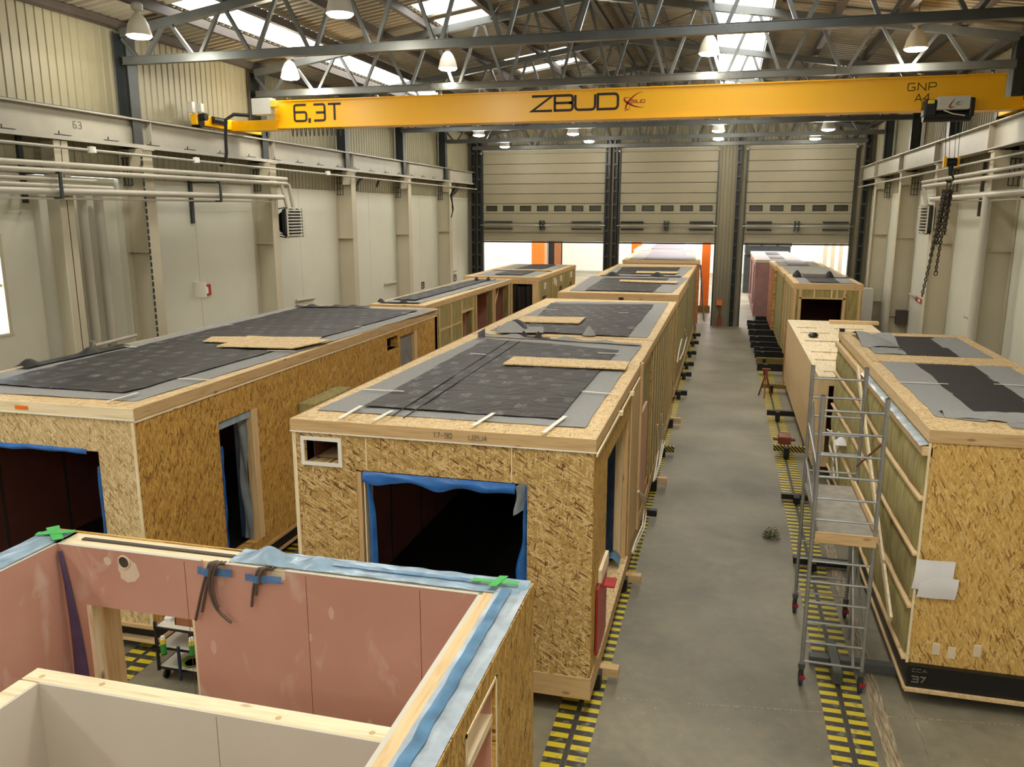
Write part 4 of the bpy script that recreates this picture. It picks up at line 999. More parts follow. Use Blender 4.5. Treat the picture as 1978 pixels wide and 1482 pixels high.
for xs in (-3.85, -2.14): MB().box(xs-0.006, xs+0.006, 8.176, 8.181, 2.72, 3.12).build('panel_joint', 'pine_pale_Z', c1)
# door reveal on the aisle side
MB().box(-1.38, -1.238, 11.42, 11.56, 0.52, 2.74).build('door_jamb', 'pine_dull_Z', c1); MB().box(-1.44, -1.30, 11.32, 11.42, 0.56, 2.72).build('door_jamb', 'spruce_board', c1)
MB().box(-1.60, -1.40, 11.24, 11.30, 0.56, 2.72).build('protective_film', 'film_dark', c1)
MB().sheet(lambda u, v: (-1.45+0.03*math.sin(v*7), 9.24+0.5*u*(1-0.4*v), 2.70-0.25*v), 10, 8, 0.003).build('protective_film', 'film_mid', c1, True)
MB().box(-1.46, -1.20, 8.62, 11.5, 0.49, 0.535).build('door_sill', 'osb_roof', c1)
MB().sheet(lambda u, v: (-1.5+0.22*u, 11.0+0.3*v, 0.60+0.10*math.sin(math.pi*u)), 10, 6, 0.004).build('protective_film', 'film_mid', c1, True)
MB().box(-1.225, -1.205, 8.2, 10.1, 3.07, 3.10).box(-1.225, -1.205, 10.15, 12.6, 3.05, 3.08).box(-1.235, -1.17, 10.05, 10.15, 3.07, 3.12).box(-1.235, -1.17, 11.3, 11.4, 3.06, 3.11).build('cover_batten', 'pine_pale_Y', c1)
MB().box(-1.232, -1.21, 11.56, 12.7, 0.5, 3.04).build('cladding_board', 'pine_dull_Z', c1)
MB().box(-1.24, -1.18, 12.7, 12.85, 0.5, 3.27).build('stud', 'pine_dull_Z', c1)
MB().box(-1.36, -1.25, 12.85, 15.0, 0.6, 3.05).build('insulation', 'mineral_wool_side', c1)
MB().box(-1.25, -1.21, 13.2, 14.1, 0.75, 2.35).build('plasterboard_offcut', 'plasterboard_pink', c1)
MB().box(-1.225, -1.20, 8.45, 9.15, 0.62, 1.44).build('red_film', 'red_film', c1)
MB().box(-1.24, -1.07, 8.86, 9.1, 1.28, 1.30).build('red_film', 'red_film', c1); MB().box(-1.23, -1.19, 8.62, 9.2, 1.44, 1.60).build('cladding_board', 'pine_pale_Y', c1)
# roof cover
qsheet('roof_felt', 'felt_grey', c1, zq([(614, 793), (1129, 828), (1239, 668), (929, 650)], ZT), ZT+0.001, 0.008, 1.5, 34, 40, seed=2, label='grey felt cover')
qsheet('roof_membrane', 'membrane_black', c1, zq([(703, 786), (1079, 810), (1194, 677), (941, 655)], ZT+.02), ZT+0.02, 0.012, 1.3, 40, 46, seed=4, label='black printed membrane')
for qa, qb in (((757, 803), (983, 657)), ((779, 807), (1004, 659))):
    pa_, pb_ = atz(*qa, ZT+.04), atz(*qb, ZT+.04); MB().tube([(pa_.x, pa_.y, ZT+0.036), (pb_.x, pb_.y, ZT+0.032)], 0.008, 6).build('membrane_seam', 'membrane_black_plain', c1, True)
b = zq([(971.5, 704), (1208.6, 714), (1216, 700), (993, 690)], ZT+.05); MB().slab(b, ZT+0.045, ZT+0.065).build('roof_plank', 'osb_roof', c1)
for q in ((656, 808, 698, 784), (722, 812, 758, 793), (914, 822, 954, 798), (1050, 836, 1092, 804), (701, 752, 780, 756), (1124, 756, 1198, 762), (1155, 682, 1196, 683), (909, 683, 938, 685)): tape(c1, q, ZT+0.045, 0.05 if q[1] > 780 else 0.03)
curl_strip(c1, atz(930, 650, ZT).xy, atz(1238, 669, ZT).xy, ZT+0.03, 0.10, 'felt_grey', 50, 1.3); curl_strip(c1, atz(1010, 654, ZT).xy, atz(1060, 658, ZT).xy, ZT+0.04, 0.12, 'membrane_black_plain', 20, 0.9)
MB().sheet(lambda u, v: tuple(atz(923+14*u, 652-4*v, ZT+.05)) [:2] + (ZT+0.05+0.13*v*(0.4+0.6*u),), 6, 6, 0.004).build('loose_flap', 'membrane_black_plain', c1, True)
m = MB(); text(m, '17-90', -3.02, 3.175, 0.055, 1.0, XZ(8.16), 0.1, 0.3); text(m, 'UZUA', -2.62, 3.175, 0.05, 0.8, XZ(8.16), 0.07, 0.25); m.build('pencil_lettering', 'ink_grey', c1)

# ---- middle row, following modules
c2 = module('room module second in the middle row, felt roof with folded flap and pale board', 'building module', CX0, CX1, 15.2, 22.1, 0.49, ZT, rm='mineral_wool_side', trim=False, beam=0.25)
m = MB()
for k in range(14): m.box(-1.235, -1.215, 15.4+0.5*k, 15.45+0.5*k, 0.5, 3.1)
for k, y in enumerate([15.25+0.62*i for i in range(12)]): MB().box(-1.236, -1.222, y, y+0.04, 0.5, 3.12).build('stud', 'pine_dull_Z', c2)
qsheet('roof_felt', 'felt_grey', c2, zq([(946, 639), (1250, 653), (1292, 585), (1074, 583)], ZT), ZT+0.001, 0.008, 1.5, 30, 30, seed=7, label='grey felt cover')
qsheet('roof_membrane', 'membrane_black', c2, zq([(1010, 641), (1212, 650), (1263, 589), (1064, 586)], ZT+.02), ZT+0.02, 0.012, 1.3, 30, 30, seed=9, label='black printed membrane')
b = zq([(992, 622), (1119, 625), (1131, 614), (1012, 612)], ZT+.05); MB().slab(b, ZT+0.045, ZT+0.065).build('roof_plank', 'osb_roof', c2)
def foldP(u, v):
    p = atz(960+90*u, 643-14*v*(1-u*0.2), ZT+.05); return (p.x, p.y, ZT+0.05+0.20*math.sin(math.pi*v)*math.sin(math.pi*min(1, u*1.15))*(0.6+0.4*math.sin(u*7)))
MB().sheet(foldP, 20, 10, 0.004).build('loose_flap', 'felt_grey', c2, True)
def fold2(u, v):
    p = atz(976+42*u, 636-9*v, ZT+.08); return (p.x, p.y, ZT+0.10+0.13*math.sin(math.pi*v)*math.sin(math.pi*u))
MB().sheet(fold2, 12, 8, 0.004).build('loose_flap', 'membrane_black_plain', c2, True)
MB().lathe([(0.14, 0), (0.10, 0.05), (0.03, 0.16), (0, 0.18)], tuple(atz(1138, 647, ZT+.02)), 9).build('loose_flap', 'felt_grey', c2, True)
for q in ((1195, 694-90, 1214, 604), (1213, 634, 1228, 634), (1045, 597, 1076, 599)): tape(c2, q, ZT+0.05, 0.03)
c3 = module('room module third in the middle row, set back behind a gap', 'building module', CX0-0.05, CX1-0.06, 23.95, 30.35, 0.49, ZT, fm='osb_side', rm='mineral_wool_side', trim=False, fdepth=0.3, beam=0.25)
qsheet('roof_felt', 'felt_grey', c3, zq([(1100, 562), (1298, 566), (1330, 537), (1142, 534)], ZT), ZT+0.001, 0.008, 1.5, 20, 20, seed=11, label='grey felt cover')
qsheet('roof_membrane', 'membrane_black', c3, zq([(1130, 561), (1261, 564), (1292, 538), (1168, 537)], ZT+.02), ZT+0.02, 0.012, 1.3, 20, 20, seed=12, label='black membrane')
b = zq([(1196, 544), (1306, 547.5), (1311, 544), (1199, 541)], ZT+.05); MB().slab(b, ZT+0.045, ZT+0.065).build('roof_plank', 'osb_roof', c3)
MB().box(-3.0, -2.86, 23.91, 23.935, 3.05, 3.16).build('vent_hole', 'ink_dark', c3)
c4 = module('room module fourth in the middle row, just before the middle door', 'building module', CX0-0.05, CX1-0.06, 30.5, 38.2, 0.49, ZT, fm='osb_side', rm='mineral_wool_side', trim=False, beam=0.25)
qsheet('roof_felt', 'felt_grey', c4, zq([(1163, 533), (1316, 536), (1338, 516), (1194, 515)], ZT), ZT+0.001, 0.01, 1.5, 20, 20, seed=13, label='grey felt cover')
qsheet('roof_membrane', 'membrane_black', c4, zq([(1188, 529), (1304, 531), (1314, 517), (1203, 516)], ZT+.02), ZT+0.02, 0.012, 1.3, 20, 20, seed=14, label='black membrane')
curl_strip(c4, atz(1160, 534, ZT).xy, atz(1316, 536, ZT).xy, ZT+0.03, 0.16, 'membrane_black_plain', 50, 2.1, w=0.3)
b = zq([(1228, 527.5), (1308, 528.5), (1311, 525.5), (1230, 524.5)], ZT+.05); MB().slab(b, ZT+0.045, ZT+0.065).build('roof_plank', 'osb_roof', c4)
c5 = module('pale-roofed room module standing in the middle doorway with reddish board end', 'building module', -4.85, -1.2, 39.8, 49.6, 0.35, 3.35, fm='osb_red', rm='osb_red', trim=False)
qsheet('roof_felt', 'felt_grey', c5, [(-4.6, 40.1), (-1.4, 40.1), (-1.4, 49.4), (-4.6, 49.4)], 3.35, 0.01, 1.5, 12, 12, seed=15); qsheet('roof_membrane', 'membrane_mauve', c5, [(-3.9, 40.3), (-1.9, 40.3), (-1.9, 49.2), (-3.9, 49.2)], 3.37, 0.01, 1.5, 12, 12, seed=16)
def fsheet(u, v): return (-1.16+0.28*v+0.04*math.sin(u*9), 40.2+1.6*u, 3.1-2.7*v)
MB().sheet(fsheet, 14, 14, 0.003, (1, 0, 0)).build('protective_film', 'blue_film_pale', c5, True)
c5.rotation_euler.z = math.radians(2.3); c5.location.x -= 0.19
c6 = module('white-covered room module beyond the middle doorway, farthest of the row', 'building module', -5.45, -1.85, 50.2, 60.0, 0.35, 3.4, fm='osb_front', trim=False, roofmat='paper', fascia=('wall_bright', 'wall_bright'))
qsheet('roof_membrane', 'membrane_mauve', c6, [(-4.5, 50.6), (-2.5, 50.6), (-2.5, 59.6), (-4.5, 59.6)], 3.42, 0.01, 1.5, 12, 12, seed=17)
c6.rotation_euler.z = math.radians(2.3); c6.location.x -= 0.19

# ---- left row
LX0, LX1 = -10.45, -6.87
l1 = module('long strand-board module nearest in the left row with narrow doorway and black roof membrane', 'building module', LX0, LX1, 8.1, 18.95, 0.41, ZT, fm='osb_pale',
    fh=[(-10.1, -7.43, 0.56, 2.69)], rh=[(9.78, 10.78, 0.56, 2.67), (15.83, 16.4, 2.72, 2.98), (16.55, 17.6, 0.6, 2.92)], fascia=('pine_pale_X', 'pine_dull_Y'))
MB().box(LX0-0.02, LX1+0.02, 8.07, 8.1, 0.36, 0.41).box(LX1, LX1+0.02, 8.1, 18.9, 0.36, 0.41).build('sill_board', 'pine_dull_X', l1)
film_top(l1, -10.0, -7.6, 8.12, 2.71, 0.10, 8.0); film_side(l1, -7.43, 0.09, 8.11, 0.6, 2.5, 9.0)
MB().box(-6.99, -6.872, 10.62, 10.78, 0.56, 2.67).build('door_jamb', 'spruce_board', l1); MB().box(-7.22, -7.10, 10.66, 10.72, 0.56, 2.67).build('protective_film', 'film_dark', l1); MB().sheet(lambda u, v: (-7.10+0.14*u+0.01*math.sin(v*9), 10.58+0.02*math.sin(u*5+v*11), 0.58+2.0*v), 6, 20, 0.003, (0, 1, 0)).build('protective_film', 'dusty_film', l1, True)
MB().box(-7.02, -6.90, 9.80, 10.6, 2.55, 2.67).build('protective_film', 'blue_film_pale', l1); film_side(l1, -6.92, 0.12, 9.80, 0.6, 2.3, 3.0, 'blue_film', 'x')
MB().box(-7.10, -6.875, 17.40, 17.6, 0.6, 2.92).build('door_jamb', 'spruce_board', l1); MB().box(-7.05, -6.95, 16.7, 17.4, 2.2, 2.9).build('protective_film', 'dusty_film', l1)
MB().box(-7.1, -6.88, 15.83, 16.4, 2.70, 2.72).build('vent_sill', 'pine_Y', l1)
MB().box(LX1, LX1+0.02, 8.1, 18.9, 3.09, 3.12).build('cover_batten', 'pine_pale_Y', l1)
MB().box(LX1-0.03, LX1+0.008, 8.085, 8.1, 0.42, 3.1).build('corner_batten', 'pine_pale_Z', l1)
MB().box(-8.6, -8.4, 8.076, 8.08, 3.17, 3.22).build('orange_mark', 'orange_paint', l1)
fl, fr_ = (-10.3, 8.35), tuple(atz(262, 776, ZT))[:2]
qsheet('roof_felt', 'felt_grey', l1, [fl, fr_, tuple(atz(848, 598, ZT))[:2], tuple(atz(572, 592, ZT))[:2]], ZT+0.001, 0.008, 1.5, 34, 50, seed=21, label='grey felt cover')
a_ = atz(244, 762, ZT); b_ = atz(806, 602, ZT)
qsheet('roof_membrane', 'membrane_black', l1, [(-9.85, 8.75), (a_.x, a_.y), (b_.x, b_.y), (-10.15, 18.5)], ZT+0.02, 0.016, 1.3, 40, 60, seed=23, label='black printed membrane')
curl_strip(l1, (-10.25, 9.8), (-10.2, 12.0), ZT+0.03, 0.12, 'membrane_black_plain', 30, 0.4, w=0.25); curl_strip(l1, (-10.3, 18.2), (-8.5, 18.6), ZT+0.04, 0.09, 'membrane_black_plain', 30, 1.4, w=0.3)
b = zq([(391, 660), (597, 668), (622, 652), (410, 651)], ZT+.05); MB().slab(b, ZT+0.046, ZT+0.060).build('roof_plank', 'osb_roof', l1)
b = zq([(418, 668), (565, 672), (640, 656), (480, 648)], ZT+.08); MB().slab(b, ZT+0.062, ZT+0.078).build('roof_plank', 'osb_roof', l1)
for q in ((206, 776, 266, 759), (344, 731, 408, 734), (516, 677, 570, 678), (224, 667, 264, 671), (686, 631, 703, 632), (776, 605, 800, 606), (434, 628, 450, 628)): tape(l1, q, ZT+0.045, 0.035)
l2 = module('narrow room module second in the left row with open studs and green wool', 'building module', -8.9, -7.4, 19.5, 28.3, 0.41, 3.27, fm='osb_side', rm='mineral_wool_side', trim=False,
    rh=[(22.55, 23.5, 0.6, 2.72), (24.0, 25.75, 0.6, 3.1), (26.15, 27.8, 0.6, 3.1)], lining='plasterboard_pink')
for y in (19.55, 20.5, 21.5, 22.45, 23.55, 23.9, 25.8, 25.98, 27.85, 28.15): MB().box(-7.41, -7.375, y, y+0.09, 0.42, 3.1).build('stud', 'pine_dull_Z', l2)
for z in (1.0, 1.75, 2.45): MB().box(-7.41, -7.378, 20.5, 22.5, z, z+0.05).build('nogging', 'pine_dull_Y', l2)
MB().box(-7.42, -7.37, 22.4, 23.6, 2.72, 2.78).build('door_head', 'pine_dull_Y', l2)
MB().bar((-7.9, 26.3, 0.8), (-7.7, 27.5, 3.0), 0.08).build('brace', 'pine_Z', l2)
qsheet('roof_felt', 'felt_grey', l2, [(-8.8, 19.9), (-7.7, 19.9), (-7.5, 28.0), (-8.8, 28.0)], ZT+0.001, 0.012, 1.5, 16, 30, seed=31, label='grey felt cover')
qsheet('roof_membrane', 'membrane_black', l2, [(-8.65, 20.4), (-8.0, 20.4), (-7.95, 27.6), (-8.5, 27.6)], ZT+0.03, 0.016, 1.3, 16, 30, seed=33, label='black membrane')
curl_strip(l2, (-8.8, 19.8), (-7.7, 19.9), ZT+0.02, 0.10, 'membrane_black_plain', 24, 0.6); curl_strip(l2, (-8.3, 26.8), (-7.7, 27.3), ZT+0.04, 0.14, 'membrane_black_plain', 20, 0.5)
l3 = module('room module third in the left row with black-sheeted doorway', 'building module', -9.5, -6.62, 29.25, 36.8, 0.41, ZT, fm='pine_dull_Z', rm='mineral_wool_side', trim=False,
    fh=[(-7.62, -6.86, 0.6, 3.02)], rh=[(29.9, 30.6, 0.9, 2.5), (33.0, 33.7, 0.9, 2.6), (35.3, 35.9, 0.9, 2.6)])
MB().sheet(lambda u, v: (-7.6+0.72*u, 29.3+0.05*math.sin(u*14), 3.0-2.3*v - 0.08*math.sin(math.pi*u)*(1-v)), 20, 10, 0.003, (0, 1, 0)).build('hanging_sheet', 'skirt_black', l3, True)
for y in (29.3, 30.7, 31.6, 32.9, 33.8, 35.2, 36.0, 36.6): MB().box(-6.63, -6.60, y, y+0.07, 0.42, 3.1).build('stud', 'pine_dull_Z', l3)
for y, z in ((30.1, 2.75), (33.2, 2.8), (31.9, 2.8), (35.5, 2.8), (32.2, 2.7)): MB().box(-6.618, -6.60, y, y+0.35, z, z+0.25).build('sealing_sheet', 'cable_white', l3)
qsheet('roof_felt', 'felt_grey', l3, [(-9.2, 29.6), (-6.9, 29.6), (-6.9, 36.5), (-9.2, 36.5)], ZT+0.001, 0.01, 1.5, 16, 20, seed=41, label='grey felt cover')
qsheet('roof_membrane', 'membrane_black', l3, [(-8.5, 29.9), (-7.4, 29.9), (-7.4, 32.2), (-8.5, 32.2)], ZT+0.03, 0.01, 1.3, 10, 12, seed=43, label='black membrane')
qsheet('roof_membrane', 'membrane_black', l3, [(-8.5, 32.7), (-7.4, 32.7), (-7.4, 36.3), (-8.5, 36.3)], ZT+0.03, 0.01, 1.3, 10, 12, seed=44, label='black membrane')
MB().box(-9.3, -6.8, 32.25, 32.6, ZT+0.04, ZT+0.055).build('roof_plank', 'osb_roof', l3)

# ---- right row
RX0, RX1 = 2.28, 4.48
r1 = module('right-hand room module nearest the camera with bright strand-board end and green wool side', 'building module', RX0, RX1, 9.5, 17.3, 0.47, ZT, fm='osb_end', lm='mineral_wool', trim=False, fascia=('pine_dull_X', 'pine_Y'))
for c_ in list(r1.children): pass
# four tiers of wool slabs with sagging battens, tall studs
for k, (za, zb2) in enumerate(((2.50, 2.96), (1.84, 2.42), (1.22, 1.76), (0.52, 1.12))):
    for j in range(6):
        ya = 9.62 + 1.28*j; yb2 = ya + 1.25
        def P(u, v, ya=ya, yb2=yb2, za=za, zb2=zb2, k=k, j=j):
            y = ya+(yb2-ya)*u; z = za+(zb2-za)*v
            return (RX0-0.02-0.035*math.sin(math.pi*v)**0.5*math.sin(math.pi*u)**0.3 + 0.015*nz(y, z, 4, k), y, z - 0.03*math.sin((y-9.6)*0.9))
        MB().sheet(P, 12, 8, 0.03, (1, 0, 0)).build('wool_slab', 'mineral_wool', r1, True)
for z, nm in ((2.42, 0), (1.76, 0), (1.12, 0), (0.47, 0)):
    pts = [(RX0-0.03, 9.5+0.65*i, z+0.04-0.03*math.sin((0.65*i)*0.9)) for i in range(13)]
    m = MB()
    for p, q in zip(pts, pts[1:]): m.bar(p, q, 0.06, 0.03)
    m.build('batten', 'pine_Y', r1)
MB().box(RX0-0.07, RX0+0.03, 9.5, 17.3, 2.97, 3.06).build('ledge_beam', 'pine_Y', r1)
MB().sheet(lambda u, v: (RX0-0.10+0.10*v, 9.55+4.3*u, 3.065+0.02*abs(nz(u*20, v, 1, 3))+0.02*v), 50, 4, 0.003).build('protective_film', 'film_white', r1, True)
MB().box(RX0-0.015, RX0+0.01, 9.48, 9.5, 0.47, 3.12).build('corner_batten', 'pine_pale_Z', r1)
MB().box(RX0, RX1, 9.42, 17.2, 0.2, 0.47).build('skirt', 'skirt_black', r1); MB().box(RX0-0.02, RX1, 9.38, 9.42, 0.16, 0.2).box(RX0-0.03, RX0, 9.42, 17.2, 0.16, 0.19).build('skirt_batten', 'pine_Y', r1)
m = MB(); text(m, 'CCA', 2.33, 0.40, 0.035, 1.6, XZ(9.42), 0.1, 0.4); text(m, '3K', 0, 0, 0.01, 1, XZ(9.42)) if False else None; text(m, '37', 2.33, 0.27, 0.07, 1.2, XZ(9.42), 0.2, 0.3); m.build('print_marks', 'ink_grey', r1)
for px, py in ((1808, 1254), (1888, 1258), (1838, 1262)):
    p = aty(px, py, 9.49); MB().box(p.x-0.04, p.x+0.04, 9.488, 9.5, p.z-0.07, p.z+0.07).build('filler_patch', 'filler_white', r1)
qsheet('roof_felt', 'felt_grey', r1, [(2.46, 10.15), (2.97, 10.0), (2.97, 13.8), (2.46, 13.8)], ZT+0.001, 0.006, 1.5, 14, 26, seed=51, label='grey felt strip')
qsheet('roof_felt', 'felt_grey', r1, [(3.70, 10.2), (4.3, 10.2), (4.3, 13.8), (3.75, 13.8)], ZT+0.001, 0.006, 1.5, 14, 26, seed=52, label='grey felt strip')
qsheet('roof_membrane', 'membrane_black_plain', r1, [(2.95, 10.3), (3.76, 10.3), (3.78, 13.78), (2.95, 13.78)], ZT+0.002, 0.006, 1.3, 20, 26, seed=53, label='black membrane')
def roll(u, v):
    y = 10.05+0.22*v - 0.25*u*0; x = 2.55+1.0*u
    return (x, 10.12 - 0.12*u + 0.30*v + 0.03*nz(x, v, 5, 2), ZT+0.01+0.09*math.sin(math.pi*v)*(0.4+0.6*u) + 0.015*nz(x*3, v*4, 2, 5))
MB().sheet(roll, 26, 12, 0.004).build('loose_flap', 'felt_grey', r1, True)
MB().box(3.15, 4.4, 9.78, 9.98, ZT+0.002, ZT+0.02).build('felt_offcut', 'felt_grey', r1)
MB().box(2.35, 4.42, 13.82, 14.5, ZT+0.001, ZT+0.016).build('roof_plank', 'osb_roof', r1)
qsheet('roof_felt', 'felt_grey', r1, [(2.5, 14.6), (3.0, 14.6), (3.05, 16.9), (2.5, 16.9)], ZT+0.001, 0.03, 2.2, 14, 16, seed=54, label='grey felt strip')
qsheet('roof_felt', 'felt_grey', r1, [(3.75, 14.6), (4.3, 14.6), (4.3, 16.9), (3.8, 16.9)], ZT+0.001, 0.006, 1.5, 10, 12, seed=55, label='grey felt strip')
qsheet('roof_membrane', 'membrane_black_plain', r1, [(2.95, 14.6), (3.8, 14.6), (3.87, 16.85), (3.05, 16.85)], ZT+0.002, 0.006, 1.3, 12, 16, seed=56, label='black membrane')
def lump(u, v): x = 2.42+0.62*u; y = 15.3+1.6*v; return (x, y, ZT+0.02+0.14*abs(math.sin(u*3+v*2))*math.sin(math.pi*v)+0.05*nz(x, y, 3, 3))
MB().sheet(lump, 18, 18, 0.004).build('loose_flap', 'felt_grey', r1, True)
for q in ((1735, 738, 1832, 742), (1920, 742, 1978, 745)): tape(r1, q, ZT+0.02, 0.03)
# paper sheets pinned to the board end
t = thing('paper_sheet', 'crumpled white paper sheets pinned to the strand-board end of the right module', 'paper', (2.45, 9.47, 1.3))
def pap(u, v, dx=0, dz=0): return (2.24+0.40*u+dx+0.03*v, 9.472-0.01*math.sin(u*5)-0.012*math.sin(v*4), 1.40+0.36*v+dz)
MB().sheet(pap, 8, 8, 0.002, (0, 1, 0)).build('sheet', 'paper', t, True); MB().sheet(lambda u, v: (lambda p: (p[0]+0.06, p[1]-0.006, p[2]-0.09))(pap(u, v*0.7)), 8, 8, 0.002, (0, 1, 0)).build('sheet', 'paper', t, True)
# leaning plank
a, b2 = Vector((2.16, 14.0, 3.12)), Vector((2.14, 9.85, 0.80))
o = MB().bar(a, b2, 0.03, 0.11).build('timber_plank', 'pine_pale_Y'); tag(o, 'long pale plank leaning diagonally along the green wool side of the right module', 'plank')
o = MB().box(2.24, 2.33, 17.0, 17.1, 3.30, 3.36).build('black_clip', 'steel_black'); tag(o, 'small black clip on the far roof corner of the nearest right module', 'clip')

# low pale block with slots on top
r2 = thing('timber_block', 'low pale timber block with slots cut in its flat top, right row', 'building module', (3.1, 22, 0.2))
ZB = 2.23
wall_with_holes(MB(), 'y', 17.78, 17.9, 2.0, 4.4, 0.28, ZB, [(2.22, 4.2, 0.5, 2.05)]).build('wall_panel', 'pine_Z', r2)
MB().box(2.0, 2.08, 17.9, 27.3, 0.28, ZB).build('wall_panel', 'spruce_board', r2, label='pale ribbed long side'); MB().box(4.32, 4.4, 17.9, 27.3, 0.28, ZB).build('wall_panel', 'spruce_board', r2)
MB().box(2.08, 4.32, 27.2, 27.3, 0.28, ZB).box(2.08, 4.32, 17.9, 27.2, 0.28, 0.36).build('wall_panel', 'spruce_board', r2)
MB().box(2.2, 4.2, 20.0, 20.05, 0.4, 2.1).build('lining', 'lining_dark', r2)
slots = [(2.16, 2.5, 18.3, 18.45), (2.12, 2.9, 19.75, 19.95), (2.15, 3.0, 20.9, 21.1), (2.14, 3.0, 22.7, 22.95), (2.16, 2.95, 24.3, 24.5), (2.14, 2.7, 25.4, 25.6), (3.3, 4.1, 22.7, 22.95), (3.2, 4.0, 25.4, 25.6)]
tp = MB()
ys = sorted({17.78, 27.3, *[s[2] for s in slots], *[s[3] for s in slots]})
for ya, yb2 in zip(ys, ys[1:]):
    hs = sorted([(s[0], s[1]) for s in slots if s[2] <= (ya+yb2)/2 <= s[3]]); x = 2.0
    for h0, h1 in hs + [(4.4, 4.4)]:
        if h0 > x: tp.box(x, h0, ya, yb2, ZB, ZB+0.012)
        x = h1
tp.build('top_board', 'pine_pale_Y', r2)
MB().box(2.1, 4.3, 18.0, 27.1, ZB-0.03, ZB).build('slot_bottom', 'osb_front', r2)
o = MB().lathe([(0, 0), (0.12, 0.02), (0.14, 0.07), (0.08, 0.13), (0, 0.14)], (2.42, 23.5, ZB+0.012), 12).build('cap', 'steel_black', smooth=True); tag(o, 'small dark cap lying on the slotted pale block', 'cap')
o = MB().box(3.2, 4.6, 26.6, 26.9, ZB+0.012, ZB+0.10).build('timber_plank', 'pine_Y'); tag(o, 'short board lying on the far end of the slotted block', 'plank')

r3 = module('room module with wool infill and dark wide opening, right row behind the block', 'building module', 2.26, 4.42, 29.0, 33.4, 0.41, ZT, fm='mineral_wool_side', lm='mineral_wool_side', trim=False, fdepth=0.2, fh=[(2.52, 3.82, 0.6, 2.76)], rh=[(30.0, 31.0, 1.0, 2.6)])
for x in (2.26, 2.43, 3.83, 4.30): MB().box(x, x+0.09, 28.96, 29.0, 0.42, 3.07).build('stud', 'pine_dull_Z', r3)
for x in (2.9, 3.45, 3.62): MB().box(x, x+0.03, 28.97, 29.0, 2.8, 3.07).build('stud', 'pine_pale_Z', r3)
MB().box(2.45, 3.9, 28.96, 29.0, 2.76, 2.81).build('lintel', 'pine_dull_X', r3)
for y in (29.1, 30.4, 31.8, 33.1): MB().box(2.225, 2.262, y, y+0.08, 0.42, 3.07).build('stud', 'pine_dull_Z', r3)
qsheet('roof_felt', 'felt_grey', r3, [(2.45, 29.2), (4.25, 29.2), (4.25, 33.3), (2.45, 33.3)], ZT+0.001, 0.01, 1.5, 12, 12, seed=61); qsheet('roof_membrane', 'membrane_black_plain', r3, [(2.8, 29.3), (3.75, 29.3), (3.75, 31.3), (2.8, 31.3)], ZT+0.02, 0.01, 1.5, 12, 12, seed=62)
curl_strip(r3, (2.4, 31.6), (4.4, 31.7), ZT+0.02, 0.26, 'membrane_black_plain', 50, 0.5, w=0.3); qsheet('roof_membrane', 'membrane_black_plain', r3, [(2.8, 31.8), (3.75, 31.8), (3.75, 33.2), (2.8, 33.2)], ZT+0.02, 0.01, 1.5, 12, 12, seed=63)
r4 = module('wool-sided room module in the right row, before the rightmost door', 'building module', 2.2, 4.35, 33.6, 38.0, 0.41, ZT, fm='mineral_wool_side', lm='mineral_wool_side', trim=False)
qsheet('roof_felt', 'felt_grey', r4, [(2.4, 33.8), (4.2, 33.8), (4.2, 37.9), (2.4, 37.9)], ZT+0.001, 0.01, 1.5, 12, 12, seed=64)
MB().box(2.24, 2.29, 0, 0.1, 0, 0.1) if False else None
r5 = module('room module with brownish membrane roof at the rightmost doorway', 'building module', 2.1, 4.3, 38.2, 42.6, 0.41, ZT, fm='osb_side', lm='osb_red', trim=False, fascia=('pine_dull_X', 'pine_Y'))
qsheet('roof_felt', 'felt_grey', r5, [(2.3, 38.5), (4.1, 38.5), (4.1, 42.4), (2.3, 42.4)], ZT+0.001, 0.01, 1.5, 12, 12, seed=65); qsheet('roof_membrane', 'membrane_black_plain', r5, [(2.7, 38.6), (3.6, 38.6), (3.6, 42.3), (2.7, 42.3)], ZT+0.02, 0.01, 1.5, 12, 12, seed=66)
r6 = module('pinkish plasterboard-clad module with pale roof reaching past the rightmost door', 'building module', 1.45, 3.6, 43.2, 53.0, 0.41, ZT, fm='board_mauve', lm='board_mauve', trim=False, lh=[(44.2, 45.6, 0.8, 2.9), (48.5, 51.5, 0.8, 2.9)], lining='steel_black', roofmat='felt_grey', fascia=('paint_cream', 'paint_cream'))  # black lining puts the shade of the openings into the colour
qsheet('roof_membrane', 'membrane_black_plain', r6, [(2.2, 44.0), (2.9, 44.0), (2.9, 46.5), (2.2, 46.5)], ZT+0.01, 0.01, 1.5, 8, 8, seed=67); qsheet('roof_membrane', 'membrane_black_plain', r6, [(2.2, 48.0), (2.9, 48.0), (2.9, 51.5), (2.2, 51.5)], ZT+0.01, 0.01, 1.5, 8, 8, seed=68)
o = MB().box(2.05, 2.2, 27.6, 28.6, 0, 1.9).build('osb_offcut', 'osb_red'); tag(o, 'upright reddish board offcut standing between slotted block and next module', 'board')

